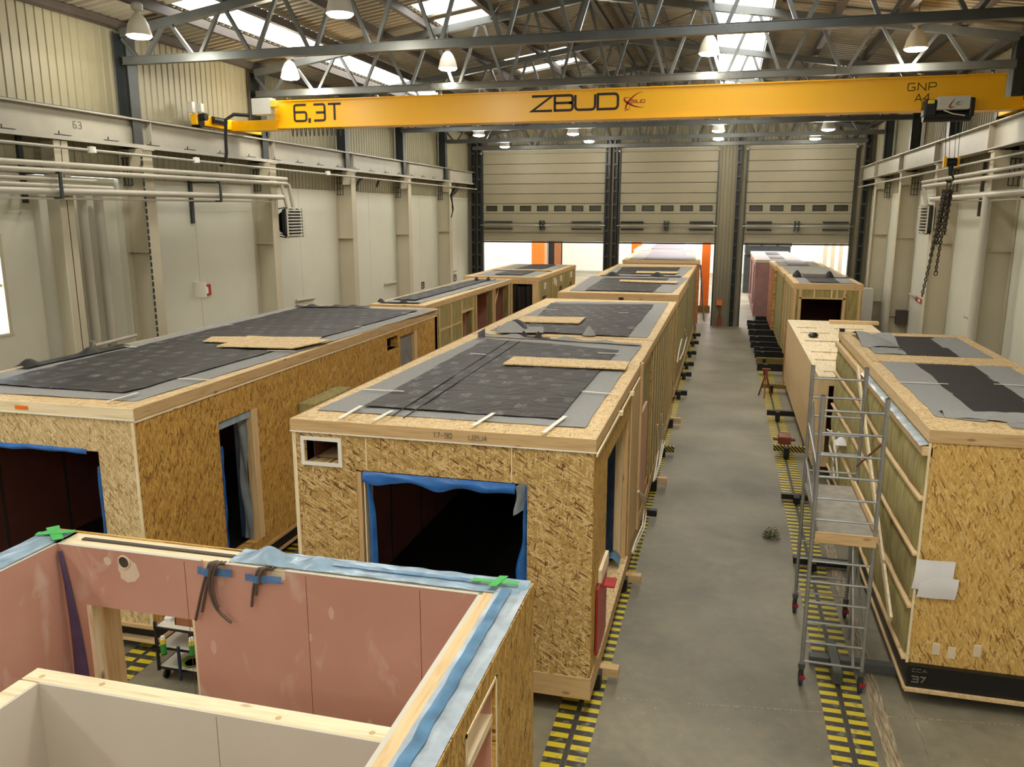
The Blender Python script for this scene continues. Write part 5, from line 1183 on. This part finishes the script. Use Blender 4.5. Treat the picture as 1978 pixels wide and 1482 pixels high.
# ---- open-topped module in front ------------------------------------------------
MX0, MX1, MY1, MZ = -5.45, -1.235, 5.37, 2.95
m0 = thing('open_module', 'open-topped module in front with pink plasterboard inside and blue film along the wall tops', 'building module', (-3.4, 2.0, 0.3), None)
IY, IX1, IX0 = 5.09, -1.575, -5.17
dh = [(-4.94, -3.93, 0.42, 2.44)]
wall_with_holes(MB(), 'y', MY1-0.025, MY1, MX0, MX1, 0.3, MZ, dh).build('wall_panel', 'osb_side', m0)
wall_with_holes(MB(), 'y', IY+0.03, MY1-0.025, MX0+0.025, MX1-0.025, 0.3, MZ-0.01, dh).build('stud_wall', 'pine_pale_X', m0)
MB().box(-5.05, -3.5, IY+0.13, IY+0.17, MZ-0.01, MZ+0.004).build('cavity_strip', 'duct_dark', m0)
wall_with_holes(MB(), 'y', IY, IY+0.03, IX0, IX1, 0.3, MZ, [*dh, (-3.83, -3.62, MZ-0.07, MZ), (-3.27, -3.10, MZ-0.09, MZ)]).build('plasterboard_panel', 'plasterboard_pink', m0)
MB().box(IX0, -3.83, IY-0.002, IY+0.03, MZ, MZ+0.004).box(-3.62, -3.27, IY-0.002, IY+0.03, MZ, MZ+0.004).box(-3.10, IX1, IY-0.002, IY+0.03, MZ, MZ+0.004).build('board_edge', 'plasterboard_white', m0)
rh0 = [(3.75, 4.33, 2.05, 2.80)]
wall_with_holes(MB(), 'x', MX1-0.025, MX1, -1.5, MY1-0.025, 0.3, MZ, rh0).build('wall_panel', 'osb_side', m0)
wall_with_holes(MB(), 'x', IX1+0.03, MX1-0.025, -1.5, MY1-0.025, 0.3, MZ-0.01, rh0).build('stud_wall', 'pine_pale_Y', m0)
wall_with_holes(MB(), 'x', IX1, IX1+0.03, -1.5, IY, 0.3, MZ, rh0).build('plasterboard_panel', 'plasterboard_pink', m0)
MB().box(IX1-0.002, IX1+0.03, -1.5, IY, MZ, MZ+0.004).build('board_edge', 'plasterboard_white', m0)
MB().box(IX1+0.03, IX1+0.11, -1.5, IY+0.1, MZ-0.01, MZ+0.008).build('top_plate', 'pine_Y', m0)
MB().box(MX0, MX0+0.025, -1.5, MY1-0.025, 0.3, MZ).build('wall_panel', 'osb_side', m0)
MB().box(MX0+0.025, IX0-0.03, -1.5, MY1-0.025, 0.3, MZ-0.01).build('stud_wall', 'pine_pale_Y', m0)
MB().box(IX0-0.03, IX0, -1.5, IY, 0.3, MZ).build('plasterboard_panel', 'plasterboard_pink', m0); MB().box(IX0-0.03, IX0+0.002, -1.5, IY, MZ, MZ+0.004).build('board_edge', 'plasterboard_white', m0)
MB().box(MX0, MX1, -1.5, -1.3, 0.3, MZ).build('wall_panel', 'osb_side', m0)
fl0 = MB().box(MX0, MX1, -1.5, 3.3, 0.15, 0.3).build('floor_panel', 'osb_front', m0)
MB().box(-4.94, -4.90, IY-0.01, MY1, 0.42, 2.44).build('door_jamb', 'pine_pale_Z', m0); MB().box(-4.90, -4.88, IY+0.1, MY1, 0.42, 2.44).build('door_jamb', 'pine_dull_Z', m0)
MB().box(-3.95, -3.93, IY, MY1, 0.42, 2.44).build('door_jamb', 'pine_pale_Z', m0)
# window frame on aisle side
m = MB(); m.box(MX1, MX1+0.006, 3.73, 3.75, 2.03, 2.82).box(MX1, MX1+0.006, 4.33, 4.35, 2.03, 2.82).box(MX1, MX1+0.006, 3.73, 4.35, 2.80, 2.82); m.build('window_edging', 'pine_pale_Z', m0)
MB().box(MX1-0.3, MX1-0.02, 3.75, 4.33, 2.50, 2.56).build('window_transom', 'pine_pale_Y', m0)
# board joints
for x in (-3.98+0.55*0, -2.93+0.0, -2.02): MB().box(x, x+0.004, IY-0.0012, IY, 0.3, MZ-0.02).build('board_joint', 'lining_dark', m0)
for y in (4.2, 3.0): MB().box(IX0, IX0+0.0012, y, y+0.005, 0.3, MZ).build('board_joint', 'filler_white', m0)
# round hole with filler
def disc(cx_, cz_, r, y, n=18, sq=1.0, sd=0):
    m = MB(); pts = [(cx_+r*math.cos(2*math.pi*k/n)*(1+0.25*nz(k, sd, .9, sd))*sq, cz_+r*math.sin(2*math.pi*k/n)*(1+0.25*nz(k, sd+3, .9, sd))) for k in range(n)]
    m.v = [(p[0], y, p[1]) for p in pts] + [(p[0], y+0.002, p[1]) for p in pts]; m.f = [tuple(range(n)), tuple(range(2*n-1, n-1, -1))] + [(i, n+i, n+(i+1) % n, (i+1) % n) for i in range(n)]; return m
hc = aty(240, 1086, IY)
disc(hc.x+0.035, hc.z-0.07, 0.10, IY-0.002, sd=2).build('filler_patch', 'filler_white', m0); disc(hc.x-0.16, hc.z-0.01, 0.035, IY-0.002, sd=4).build('filler_patch', 'filler_white', m0)
MB().tube([(hc.x, IY-0.004, hc.z), (hc.x, IY+0.02, hc.z)], [0.05, 0.05], 20).build('pipe_hole', 'duct_dark', m0); MB().lathe([(0, 0)], (0, 0, 0), 3) if False else None
m = MB(); rr = []
for k in range(25): t_ = 2*math.pi*k/24; rr.append((hc.x+0.052*math.cos(t_), IY-0.006, hc.z+0.052*math.sin(t_)))
m.tube(rr, 0.007, 6).build('hole_rim', 'filler_white', m0, True)
for k, (px, py, r_) in enumerate(((640, 1185, 0.05), (413, 1250, 0.06), (600, 1232, 0.035), (715, 1400, 0.05))):
    p = aty(px, py, IY); disc(p.x, p.z, r_, IY-0.001, 18, 0.45, k).build('filler_patch', 'filler_soft', m0)
MB().box(IX1+0.03, MX1-0.03, 4.322, 4.33, 2.05, 2.80).box(IX1+0.03, MX1-0.03, 3.75, 4.33, 2.05, 2.056).build('window_lining', 'plasterboard_pink', m0)
# film sheets
MB().sheet(lambda u, v: (IX0+0.01+0.03*math.sin(v*5)+0.16*u*(0.25+1.3*v), IY-0.012-0.02*math.sin(u*3), MZ-0.05-2.2*v), 8, 30, 0.002, (0, 1, 0)).build('corner_film', 'violet_film', m0, True)
def topfilm(u, v):
    x = -3.6+(MX1-0.02+3.6)*u; hump = 0.10*math.exp(-((u-0.12)/0.06)**2) + 0.06*math.exp(-((u-0.30)/0.04)**2)
    return (x, IY+0.032+(MY1-IY-0.035)*v, MZ+0.012+0.012*abs(nz(x*4, v*6, 1.4, 2)) + hump*math.sin(math.pi*min(1, v*1.1)))
MB().sheet(topfilm, 80, 12, 0.002).build('top_film', 'blue_film_pale', m0, True)
MB().sheet(lambda u, v: (-3.0+1.4*u, IY+0.13+0.05*v, MZ+0.028+0.006*nz(u*30, v, 1, 2)), 40, 3, 0.002).build('top_film', 'film_mid', m0, True)
def rfilm(u, v):
    y = -1.4+(MY1+1.35)*v; x = IX1+0.11+(MX1-IX1-0.115)*u
    return (x, y, MZ+0.010+0.014*abs(nz(u*5, y*3, 1.5, 8)))
MB().sheet(rfilm, 12, 110, 0.002).build('top_film', 'film_white', m0, True)
def rfilm2(u, v):
    y = -1.4+(MY1+1.2)*v; x = IX1+0.15+0.075*u + 0.012*nz(0, y*4, 1.5, 3)
    return (x, y, MZ+0.030+0.006*abs(nz(u*5, y*5, 1.5, 9)))
MB().sheet(rfilm2, 4, 90, 0.002).build('top_film', 'film_mid', m0, True)
def lfilm(u, v): y = -1.4+(MY1+1.35)*v; return (MX0+0.01+(IX0-0.03-MX0)*u, y, MZ+0.010+0.014*abs(nz(u*5, y*3, 1.5, 18)))
MB().sheet(lfilm, 8, 80, 0.002).build('top_film', 'blue_film_pale', m0, True)
# green tapes
MB().slab([(-1.66, 5.20), (-1.32, 5.22), (-1.32, 5.27), (-1.66, 5.25)], MZ+0.045, MZ+0.05).slab([(-1.52, 5.14), (-1.46, 5.15), (-1.42, 5.33), (-1.48, 5.32)], MZ+0.05, MZ+0.055).build('green_tape', 'green_tape', m0)
MB().slab([(-5.46, 5.28), (-5.2, 5.08), (-5.14, 5.13), (-5.40, 5.36)], MZ+0.03, MZ+0.035).slab([(-5.42, 5.12), (-5.15, 5.25), (-5.18, 5.30), (-5.44, 5.18)], MZ+0.035, MZ+0.04).build('green_tape', 'green_tape', m0)
# inner partition room
px0, px1, py0, py1 = -3.85, IX1, 3.41, 3.54
pt = thing('inner_partition', 'low white-board partition with pale timber top standing inside the open module', 'partition', (-2.7, 2.5, 0.3))
MB().box(px0, px1-0.004, py0+0.012, py1, 0.32, MZ-0.008).box(px0, px0+0.12, -1.2, py0, 0.32, MZ-0.008).build('top_plate', 'pine_pale_X', pt, bevel=0.004)
MB().box(px0+0.13, px1-0.004, py0, py0+0.012, 0.32, MZ-0.012).box(px0+0.12, px0+0.132, -1.2, py0, 0.32, MZ-0.012).build('plasterboard_panel', 'plasterboard_white', pt)
MB().box(-2.55, -2.548, py0-0.001, py0, 0.4, MZ-0.03).build('board_joint', 'duct_dark', pt)
m = MB()
for x, y in ((-3.75, 3.47), (-3.35, 3.49), (-2.2, 3.46), (-1.66, 3.47), (-3.79, 3.1)): m.lathe([(0.018, 0), (0.012, 0.002), (0, 0.002)], (x, y, MZ-0.008), 12)
m.build('knots', 'pine_dull_X', pt)
# cable bundles over the wall
def cab(pts, r, i, t): 
    P_ = [tuple(aty(px, py, IY-0.03-0.012*i)) for px, py in pts]; P0 = Vector(P_[0]); P_ = [(P0.x+0.02, IY+0.06, MZ-0.015), (P0.x+0.005, IY+0.0, MZ+0.0)] + P_
    # smooth
    out = []
    n = len(P_)
    for k in range(n-1):
        p = [Vector(P_[max(0, k-1)]), Vector(P_[k]), Vector(P_[k+1]), Vector(P_[min(n-1, k+2)])]
        for j in range(5):
            s = j/5; out.append(tuple(0.5*((2*p[1])+(-p[0]+p[2])*s+(2*p[0]-5*p[1]+4*p[2]-p[3])*s*s+(-p[0]+3*p[1]-3*p[2]+p[3])*s**3)))
    out.append(P_[-1]); return MB().tube(out, r, 10).build('corrugated_tube', 'cable_brown', t, True)
t = thing('cable_bundle', 'four brown flexible conduits taped to the pink wall, the longer bundle left of centre', 'cable bundle', (-3.75, 5.05, 2.4))
cab([(403, 1092), (396, 1118), (388, 1150), (378, 1198)], 0.011, 0, t); cab([(409, 1090), (402, 1118), (396, 1150), (390, 1182)], 0.011, 1, t)
cab([(415, 1090), (405, 1115), (406, 1145), (420, 1178), (447, 1203)], 0.012, 2, t); cab([(421, 1090), (411, 1115), (412, 1140), (417, 1162), (423, 1174)], 0.011, 3, t)
MB().sheet(lambda u, v: (lambda p: (p.x, p.y-0.03*math.exp(-((u-0.3)/0.12)**2), p.z))(aty(381+66*u, 1094+15*v+7*u, IY-0.03)), 24, 4, 0.002, (0, 1, 0)).build('tape', 'tape_blue', t, True)
t = thing('cable_bundle', 'short bundle of brown conduits taped to the pink wall, right of the longer one', 'cable bundle', (-3.3, 5.05, 2.6))
cab([(499, 1100), (493, 1118), (489, 1140), (486, 1172)], 0.011, 0, t); cab([(505, 1100), (497, 1118), (495, 1135), (494, 1150)], 0.011, 1, t); cab([(512, 1098), (502, 1112), (501, 1130)], 0.011, 2, t)
MB().sheet(lambda u, v: (lambda p: (p.x, p.y-0.03*math.exp(-((u-0.35)/0.12)**2), p.z))(aty(473+70*u, 1108+14*v+7*u, IY-0.03)), 24, 4, 0.002, (0, 1, 0)).build('tape', 'tape_blue', t, True)
# scribbles on left inner wall
m = MB()
for k in range(9): ribbon(m, [(3.55+0.09*k, 2.66+0.012*k), (3.60+0.09*k, 2.71+0.012*k), (3.62+0.09*k, 2.655+0.012*k)], 0.01, YZ(IX0+0.001))
m.build('torn_slot', 'ink_dark', m0)

# ================================================================== RAILS, TAPES, TROLLEYS
def track(x, y0, y1, label, wide=0.205):
    t = thing('floor_track', label, 'floor track', (x, (y0+y1)/2, 0), 'striped floor tracks')
    MB().box(x-0.022-wide, x-0.03, y0, y1, 0, 0.004).build('hazard_tape', 'hazard_stripes', t); MB().box(x+0.03, x+0.022+wide, y0, y1, 0, 0.004).build('hazard_tape', 'hazard_stripes', t)
    MB().box(x-0.028, x-0.018, y0, y1, 0, 0.006).box(x+0.018, x+0.028, y0, y1, 0, 0.006).build('rail_edge', 'steel_grey', t); MB().box(x-0.018, x+0.018, y0, y1, 0, 0.003).build('rail_groove', 'duct_dark', t)
track(1.57, 2, 41.5, 'yellow-black striped track along the right edge of the aisle beneath the scaffold')
track(-1.37, 2, 41.5, 'yellow-black striped track along the middle row of modules')
track(-7.03, 2, 19, 'striped track seen through the doorway of the open module')
o = MB().box(1.88, 2.04, 2, 17, 0, 0.005).build('worn_floor_strip', 'worn_strip'); tag(o, 'worn brownish strip on the floor right of the striped track', 'floor strip')
def trolley(label, x0, x1, xe, ys, z0, z1, side):
    t = thing('transfer_trolley', label, 'trolley', ((x0+x1)/2, (ys[0]+ys[-1])/2, 0), 'transfer trolleys')
    for x in (x0+0.35, x1-0.35): MB().box(x-0.06, x+0.06, ys[0]-0.2, ys[-1]+0.3, 0.06, z1).build('longitudinal_beam', 'steel_black', t)
    for k, y in enumerate(ys):
        mt = 'hazard_diagonal' if k in side[1] else ('pine_dull_X' if k in side[2] else 'steel_black')
        xo, xi = (xe, x0) if side[0] < 0 else (x1, xe)
        MB().box(x0, x1, y-0.06, y+0.06, z0, z1-0.002).build('cross_beam', 'steel_black', t)
        MB().box(min(xo, xi), max(xo, xi), y-0.065, y+0.065, z0, z1).build('beam_end', mt, t, bevel=0.004)
        xw = xe + 0.28 if side[0] < 0 else xe-0.25
        MB().box(xw-0.06, xw+0.06, y-0.22, y-0.07, 0.02, z1-0.004).build('wheel_housing', 'steel_black', t, bevel=0.01)
        MB().tube([(xw-0.03, y-0.1, 0.09), (xw+0.03, y-0.1, 0.09)], 0.085, 12).build('wheel', 'steel_dark', t, True)
    return t
trolley('black rail trolley under the nearest middle-row module', -4.5, -1.3, -1.0, [8.95, 11.6, 14.45], 0.10, 0.218, (1, [], [0, 1]))
trolley('black rail trolley under the second middle-row module', -4.5, -1.3, -0.95, [16.3, 18.7, 21.45], 0.10, 0.245, (1, [1], [0, 2]))
trolley('black rail trolley under the third middle-row module', -4.5, -1.3, -0.95, [24.95, 28.0, 30.0], 0.10, 0.245, (1, [], []))
trolley('black rail trolley under the fourth middle-row module', -4.5, -1.3, -0.95, [32.5, 35.2, 37.5], 0.10, 0.245, (1, [], []))
trolley('black rail trolley under the nearest right-row module', 2.35, 4.4, 1.30, [13.06, 16.2], 0.05, 0.155, (-1, [], []))
trolley('black rail trolley under the slotted pale block', 2.1, 4.3, 1.30, [19.3, 22.85, 26.5], 0.14, 0.278, (-1, [0, 2], []))
trolley('black rail trolley under the right-row module with the dark opening', 2.4, 4.3, 1.25, [29.5, 30.7, 32.2, 33.2], 0.14, 0.40, (-1, [1], []))
trolley('black rail trolley under the farther right-row modules', 2.3, 4.2, 1.15, [34.6, 36.2, 38.2, 40.2, 41.6], 0.14, 0.40, (-1, [], []))
t = thing('transfer_trolley', 'grey steel trolley beam crossing the striped track under the scaffold', 'trolley', (1.8, 9.95, 0), 'transfer trolleys')
MB().box(1.27, 4.3, 9.9, 10.02, 0.05, 0.16).build('cross_beam', 'steel_grey', t, bevel=0.005); MB().box(1.50, 1.62, 9.55, 10.35, 0.02, 0.2).build('wheel_housing', 'steel_grey', t, bevel=0.015)
l1t = thing('transfer_trolley', 'black-skirted trolley carrying the long left module, seen through the doorway', 'trolley', (-8.6, 13, 0), 'transfer trolleys')
MB().box(LX0+0.1, LX1-0.02, 8.2, 18.8, 0.18, 0.36).build('skirt', 'skirt_black', l1t); MB().box(LX0+0.1, LX1, 8.12, 8.2, 0.13, 0.18).box(LX1-0.06, LX1, 8.2, 18.8, 0.13, 0.18).build('edge_board', 'pine_X', l1t)
MB().box(-10.0, -9.8, 8.6, 18.4, 0.0, 0.18).box(-7.5, -7.3, 8.6, 18.4, 0.0, 0.18).build('longitudinal_beam', 'steel_black', l1t)
for y0_, y1_, x0_, x1_, lb in ((19.6, 28.2, -8.8, -7.5, 'low black trolley under the narrow left-row module'), (29.4, 36.7, -9.4, -6.7, 'low black trolley under the black-sheeted left-row module')):
    t = thing('transfer_trolley', lb, 'trolley', ((x0_+x1_)/2, (y0_+y1_)/2, 0), 'transfer trolleys'); MB().box(x0_, x1_, y0_, y1_, 0.12, 0.41).build('deck', 'steel_black', t); MB().box(x0_+.2, x1_-.2, y0_+.2, y1_-.2, 0.0, 0.12).build('wheel_frame', 'steel_black', t)
t = thing('support_stand', 'black stand under the open module', 'stand', (-3.3, 1, 0)); MB().box(-5.3, -1.4, -1.3, 3.2, 0.0, 0.15).build('frame', 'steel_black', t)
for y0_, y1_ in ((39.9, 49.5), (50.3, 59.8)):
    t = thing('transfer_trolley', 'black trolley below a module beyond the middle doorway, at %d m down the hall' % y0_, 'trolley', (-2.9, (y0_+y1_)/2, 0), 'transfer trolleys'); MB().box(-4.7-(0.55 if y0_ > 50 else 0.25), -1.5-(0.6 if y0_ > 50 else 0), y0_, y1_, 0, 0.35).build('deck', 'steel_black', t)
t = thing('transfer_trolley', 'black trolley below the pinkish module past the rightmost door', 'trolley', (2.5, 48, 0), 'transfer trolleys'); MB().box(1.6, 3.5, 43.3, 52.9, 0, 0.41).build('deck', 'steel_black', t)

# insulation slab between the rows
a, b = atx(575, 800, LX1), atx(647, 760, LX1)
o = MB().box(LX1+0.002, LX1+0.32, 12.0, 13.4, 2.18, 2.46).build('insulation_slab', 'mineral_wool', bevel=0.02); tag(o, 'thick green-brown insulation slab wedged against the side of the long left module', 'insulation slab')

# ================================================================== SCAFFOLD
s = thing('scaffold_tower', 'narrow aluminium scaffold tower on castors in the aisle', 'scaffold', (1.5, 10.4, 0))
NE, FE = 9.46, 11.36; SX0, SX1 = 1.13, 1.80; FX0, FX1 = 1.2, 1.87
for x, y in ((SX0, NE), (SX1, NE), (FX0, FE), (FX1, FE)):
    MB().tube([(x, y, 0.22), (x, y, 3.60)], 0.024, 12).build('post', 'galvanised', s, True)
    MB().tube([(x, y, 3.18), (x, y, 3.60)], 0.028, 12).build('spigot', 'galvanised', s, True)
    cst = MB().tube([(x, y, 0.10), (x, y, 0.24)], 0.03, 10).box(x-0.03, x+0.03, y-0.03, y+0.05, 0.08, 0.17).build('castor', 'steel_dark', s, True)
    MB().box(x-0.02, x+0.045, y-0.05, y-0.02, 0.11, 0.15).build('brake_pedal', 'castor_red', cst)
    MB().tube([(x-0.02, y+0.03, 0.07), (x+0.02, y+0.03, 0.07)], 0.07, 16).build('castor_wheel', 'castor_blue', cst, True)
    MB().tube([(x, y, 0.24), (x, y, 0.30)], 0.04, 12).build('collar', 'steel_grey', cst, True)
for (xa, xb, y) in ((SX0, SX1, NE), (FX0, FX1, FE)):
    for k in range(13): z = 0.33+0.258*k; MB().tube([(xa, y, z), (xb, y, z)], 0.015, 8).build('rung', 'galvanised', s, True)
MB().box(1.2, 1.80, 9.5, 11.3, 1.93, 1.97).build('platform', 'platform_ply', s); MB().box(1.16, 1.82, 9.43, 9.455, 1.86, 1.99).build('toe_board', 'pine_dull_X', s); MB().box(1.82, 1.85, 9.5, 11.3, 1.93, 2.05).build('toe_board', 'pine_Y', s)
MB().tube([(SX1-0.01, NE+0.02, 3.08), (FX1-0.02, FE-0.02, 2.25)], 0.014, 8).build('brace', 'rust_red', s, True)
for z in (2.25, 2.75): MB().tube([(SX0, NE+0.02, z), (FX0, FE-0.02, z+0.05)], 0.016, 8).build('guard_rail', 'galvanised', s, True)
MB().tube([(SX0+0.03, NE+0.03, 1.95), (FX0+0.03, FE-0.03, 3.1)], 0.016, 8).build('brace', 'galvanised', s, True); MB().tube([(SX1, NE, 0.45), (FX1, FE, 1.75)], 0.016, 8).build('brace', 'galvanised', s, True)
MB().tube([(SX1-0.1, NE, 0.33), (SX1-0.14, NE+0.6, 1.9)], 0.018, 8).tube([(1.75, 10.2, 0.3), (1.75, 10.2, 1.9)], 0.018, 8).build('ladder_stile', 'galvanised', s, True)

# ================================================================== SMALL THINGS ON THE FLOOR
p = atz(1490, 1036, 0.0)
m = MB()
for k in range(26):
    c0_, r0_ = Vector((p.x+random.uniform(-.06, .06), p.y+random.uniform(-.08, .08), 0.03+random.uniform(0, .08))), random.uniform(0.06, 0.12)
    ax = Vector((random.uniform(-.5, .5), random.uniform(-.5, .5), 1)).normalized(); u_ = ax.orthogonal().normalized(); v_ = ax.cross(u_)
    m.tube([tuple(Vector((q.x, q.y, max(0.006, q.z)))) for q in [c0_+u_*r0_*math.cos(t_)+v_*r0_*math.sin(t_) for t_ in [2*math.pi*j/14 for j in range(15)]]], 0.005, 5)
o = m.build('wire_tangle', 'tangled_wires', smooth=True); tag(o, 'round tangle of multicoloured wires lying alone on the aisle floor', 'wire bundle')
def tripod(px, py, h, lab):
    q = atz(px, py, 0.0); t = thing('tripod_jack', lab, 'jack', (q.x, q.y, 0))
    q.y -= 0.35
    for a_ in (0.4, 2.5, 4.6): MB().bar((q.x+0.22*math.cos(a_), q.y+0.28*math.sin(a_), 0.0), (q.x, q.y, h), 0.035).build('leg', 'rust_red', t)
    MB().tube([(q.x, q.y, h-0.15), (q.x, q.y, h+0.12)], 0.05, 10).box(q.x-0.12, q.x+0.12, q.y-0.05, q.y+0.05, h+0.1, h+0.14).build('head', 'rust_red', t)
tripod(1476, 762, 0.75, 'reddish tripod jack standing on the striped track in the aisle')
o = MB().box(1.42, 1.7, 19.5, 19.9, 0.2, 0.42).box(1.3, 1.8, 19.6, 19.7, 0.3, 0.36).build('hand_jack', 'rust_red', bevel=0.02); tag(o, 'reddish hand jack resting on a hazard-striped trolley beam', 'jack')
# white cables
def wcab(name, lab, curves, x, mat='cable_white', r=0.014):
    t = thing(name, lab, 'cable', tuple(atx(curves[0][-1][0], curves[0][-1][1], x)))
    for c_ in curves: MB().tube([tuple(atx(a_[0], a_[1], x+0.01*i)) for i, a_ in enumerate(c_)], r, 8).build('cable', mat, t, True)
wcab('hanging_cable', 'looped white cables hanging from the side of the nearest middle module', [[(1232, 950), (1240, 958), (1244, 985), (1241, 1015), (1228, 1045), (1221, 1066)], [(1234, 948), (1243, 958), (1248, 990), (1244, 1020), (1232, 1045), (1222, 1068)]], -1.17)
wcab('hanging_cable', 'bunch of white cables along the foot of the wool-sided middle modules', [[(1278, 800), (1280, 850), (1272, 900), (1264, 928)], [(1270, 820), (1272, 870), (1266, 910), (1262, 930)], [(1280, 820), (1284, 850), (1276, 890), (1266, 925)]], -1.16)
wcab('hanging_cable', 'white cables dangling from the second middle module, halfway along the aisle', [[(1323, 637), (1327, 650), (1320, 680), (1313, 695)], [(1317, 655), (1312, 675), (1308, 700)]], -1.272, r=0.02)
wcab('hanging_cable', 'tangle of white cables hanging by the back of the nearest right module', [[(1598, 830), (1610, 838), (1612, 870), (1606, 905), (1604, 925)], [(1606, 832), (1602, 860), (1610, 890), (1608, 925)], [(1620, 835), (1612, 850), (1616, 890), (1618, 926)], [(1613, 850), (1622, 860), (1610, 900), (1612, 925)]], 2.17, r=0.02)
o = MB().sheet(lambda u, v: (2.05+0.22*u, 14.9+0.3*v, 1.55+0.12*math.sin(math.pi*u)*math.sin(math.pi*v)), 8, 8, 0.01).build('white_rag', 'paper', smooth=True); tag(o, 'crumpled white sheet behind the scaffold at the top of the cable tangle', 'rag')
# service cart seen through the doorway
ct_ = thing('service_cart', 'dark steel service cart with shelves seen through the doorway of the open module', 'cart', (-6.0, 7.85, 0))
cx0, cx1, cy0, cy1 = -6.47, -5.55, 7.62, 8.05
for x in (cx0+.015, cx1-.015):
    for y in (cy0+.015, cy1-.015): MB().box(x-0.015, x+0.015, y-0.015, y+0.015, 0.12, 0.76).build('upright', 'steel_black', ct_)
for z in (0.15, 0.42, 0.68): MB().box(cx0, cx1, cy0, cy1, z, z+0.02).build('shelf', 'steel_black', ct_); MB().box(cx0+0.02, cx1-0.02, cy0+0.02, cy1-0.02, z+0.02, z+0.024).build('shelf_mat', 'plasterboard_white', ct_)
for x, y in ((cx0+.08, cy0+.06), (cx1-.08, cy0+.06), (cx0+.08, cy1-.06), (cx1-.08, cy1-.06)): MB().tube([(x-0.015, y, 0.055), (x+0.015, y, 0.055)], 0.055, 14).build('castor', 'rubber_black', ct_, True)
MB().tube([(cx0+0.35, cy0-0.03, 0.06), (cx0+0.35, cy0-0.03, 0.5)], 0.02, 8).build('handle', 'castor_blue', ct_, True)
t = thing('carton_box', 'brown open carton with dividers on the top shelf of the service cart', 'box', (-6.13, 7.85, 0.704))
MB().box(-6.24, -5.95, 7.72, 7.735, .704, .80).box(-6.24, -5.95, 7.96, 7.975, .704, .80).box(-6.24, -6.225, 7.72, 7.97, .704, .80).box(-5.965, -5.95, 7.72, 7.97, .704, .80).box(-6.24, -5.95, 7.72, 7.97, .704, .71).build('body', 'cardboard', t)
MB().box(-6.15, -6.14, 7.73, 7.97, .71, .79).box(-6.05, -6.04, 7.73, 7.97, .71, .79).build('divider', 'cardboard', t)
for k, (x, y) in enumerate(((-6.38, 7.8), (-6.33, 7.94))): o = MB().tube([(x, y, .704), (x, y, .75)], 0.055, 16).build('tape_roll', 'paper', smooth=True); tag(o, ('white tape roll at the corner of the cart top', 'second white tape roll behind the first on the cart top')[k], 'tape roll')
for k, (px, py) in enumerate(((317, 1262), (372, 1265))):
    q = aty(px, py, 7.57); t = thing('spray_can', ('green and yellow foam can hanging at the left corner of the cart', 'green and yellow foam can at the cart near the door edge')[k], 'can', (q.x, 7.57, q.z))
    MB().tube([(q.x, 7.57, q.z), (q.x, 7.57, q.z+0.13)], 0.033, 14).build('body', 'green_can', t, True); MB().tube([(q.x, 7.57, q.z+0.13), (q.x, 7.57, q.z+0.19)], 0.033, 14).build('label_band', 'yellow_can', t, True)
    MB().tube([(q.x, 7.57, q.z+0.19), (q.x, 7.57, q.z+0.225)], [0.028, 0.024], 14).build('cap', 'sign_white', t, True); MB().tube([(q.x, 7.57, q.z-0.01), (q.x, 7.57, q.z)], 0.036, 14).build('ring_holder', 'steel_black', t, True)
o = MB().lathe([(0, 0.0), (0.10, 0.0), (0.14, 0.03), (0.13, 0.03), (0.09, 0.01)], (-6.1, 7.8, .174), 20).build('plastic_dish', 'lime_plastic', smooth=True); tag(o, 'lime green plastic dish on the lowest cart shelf', 'dish')
o = MB().box(-6.1, -5.9, 7.75, 7.95, .444, .60).build('tool_case', 'skirt_black', bevel=0.02); tag(o, 'dark tool case on the middle cart shelf', 'tool case')
o = MB().box(-5.95, -5.75, 7.7, 7.9, .174, .34).build('carton_box', 'cardboard'); tag(o, 'brown carton on the lowest cart shelf beside the green dish', 'box')
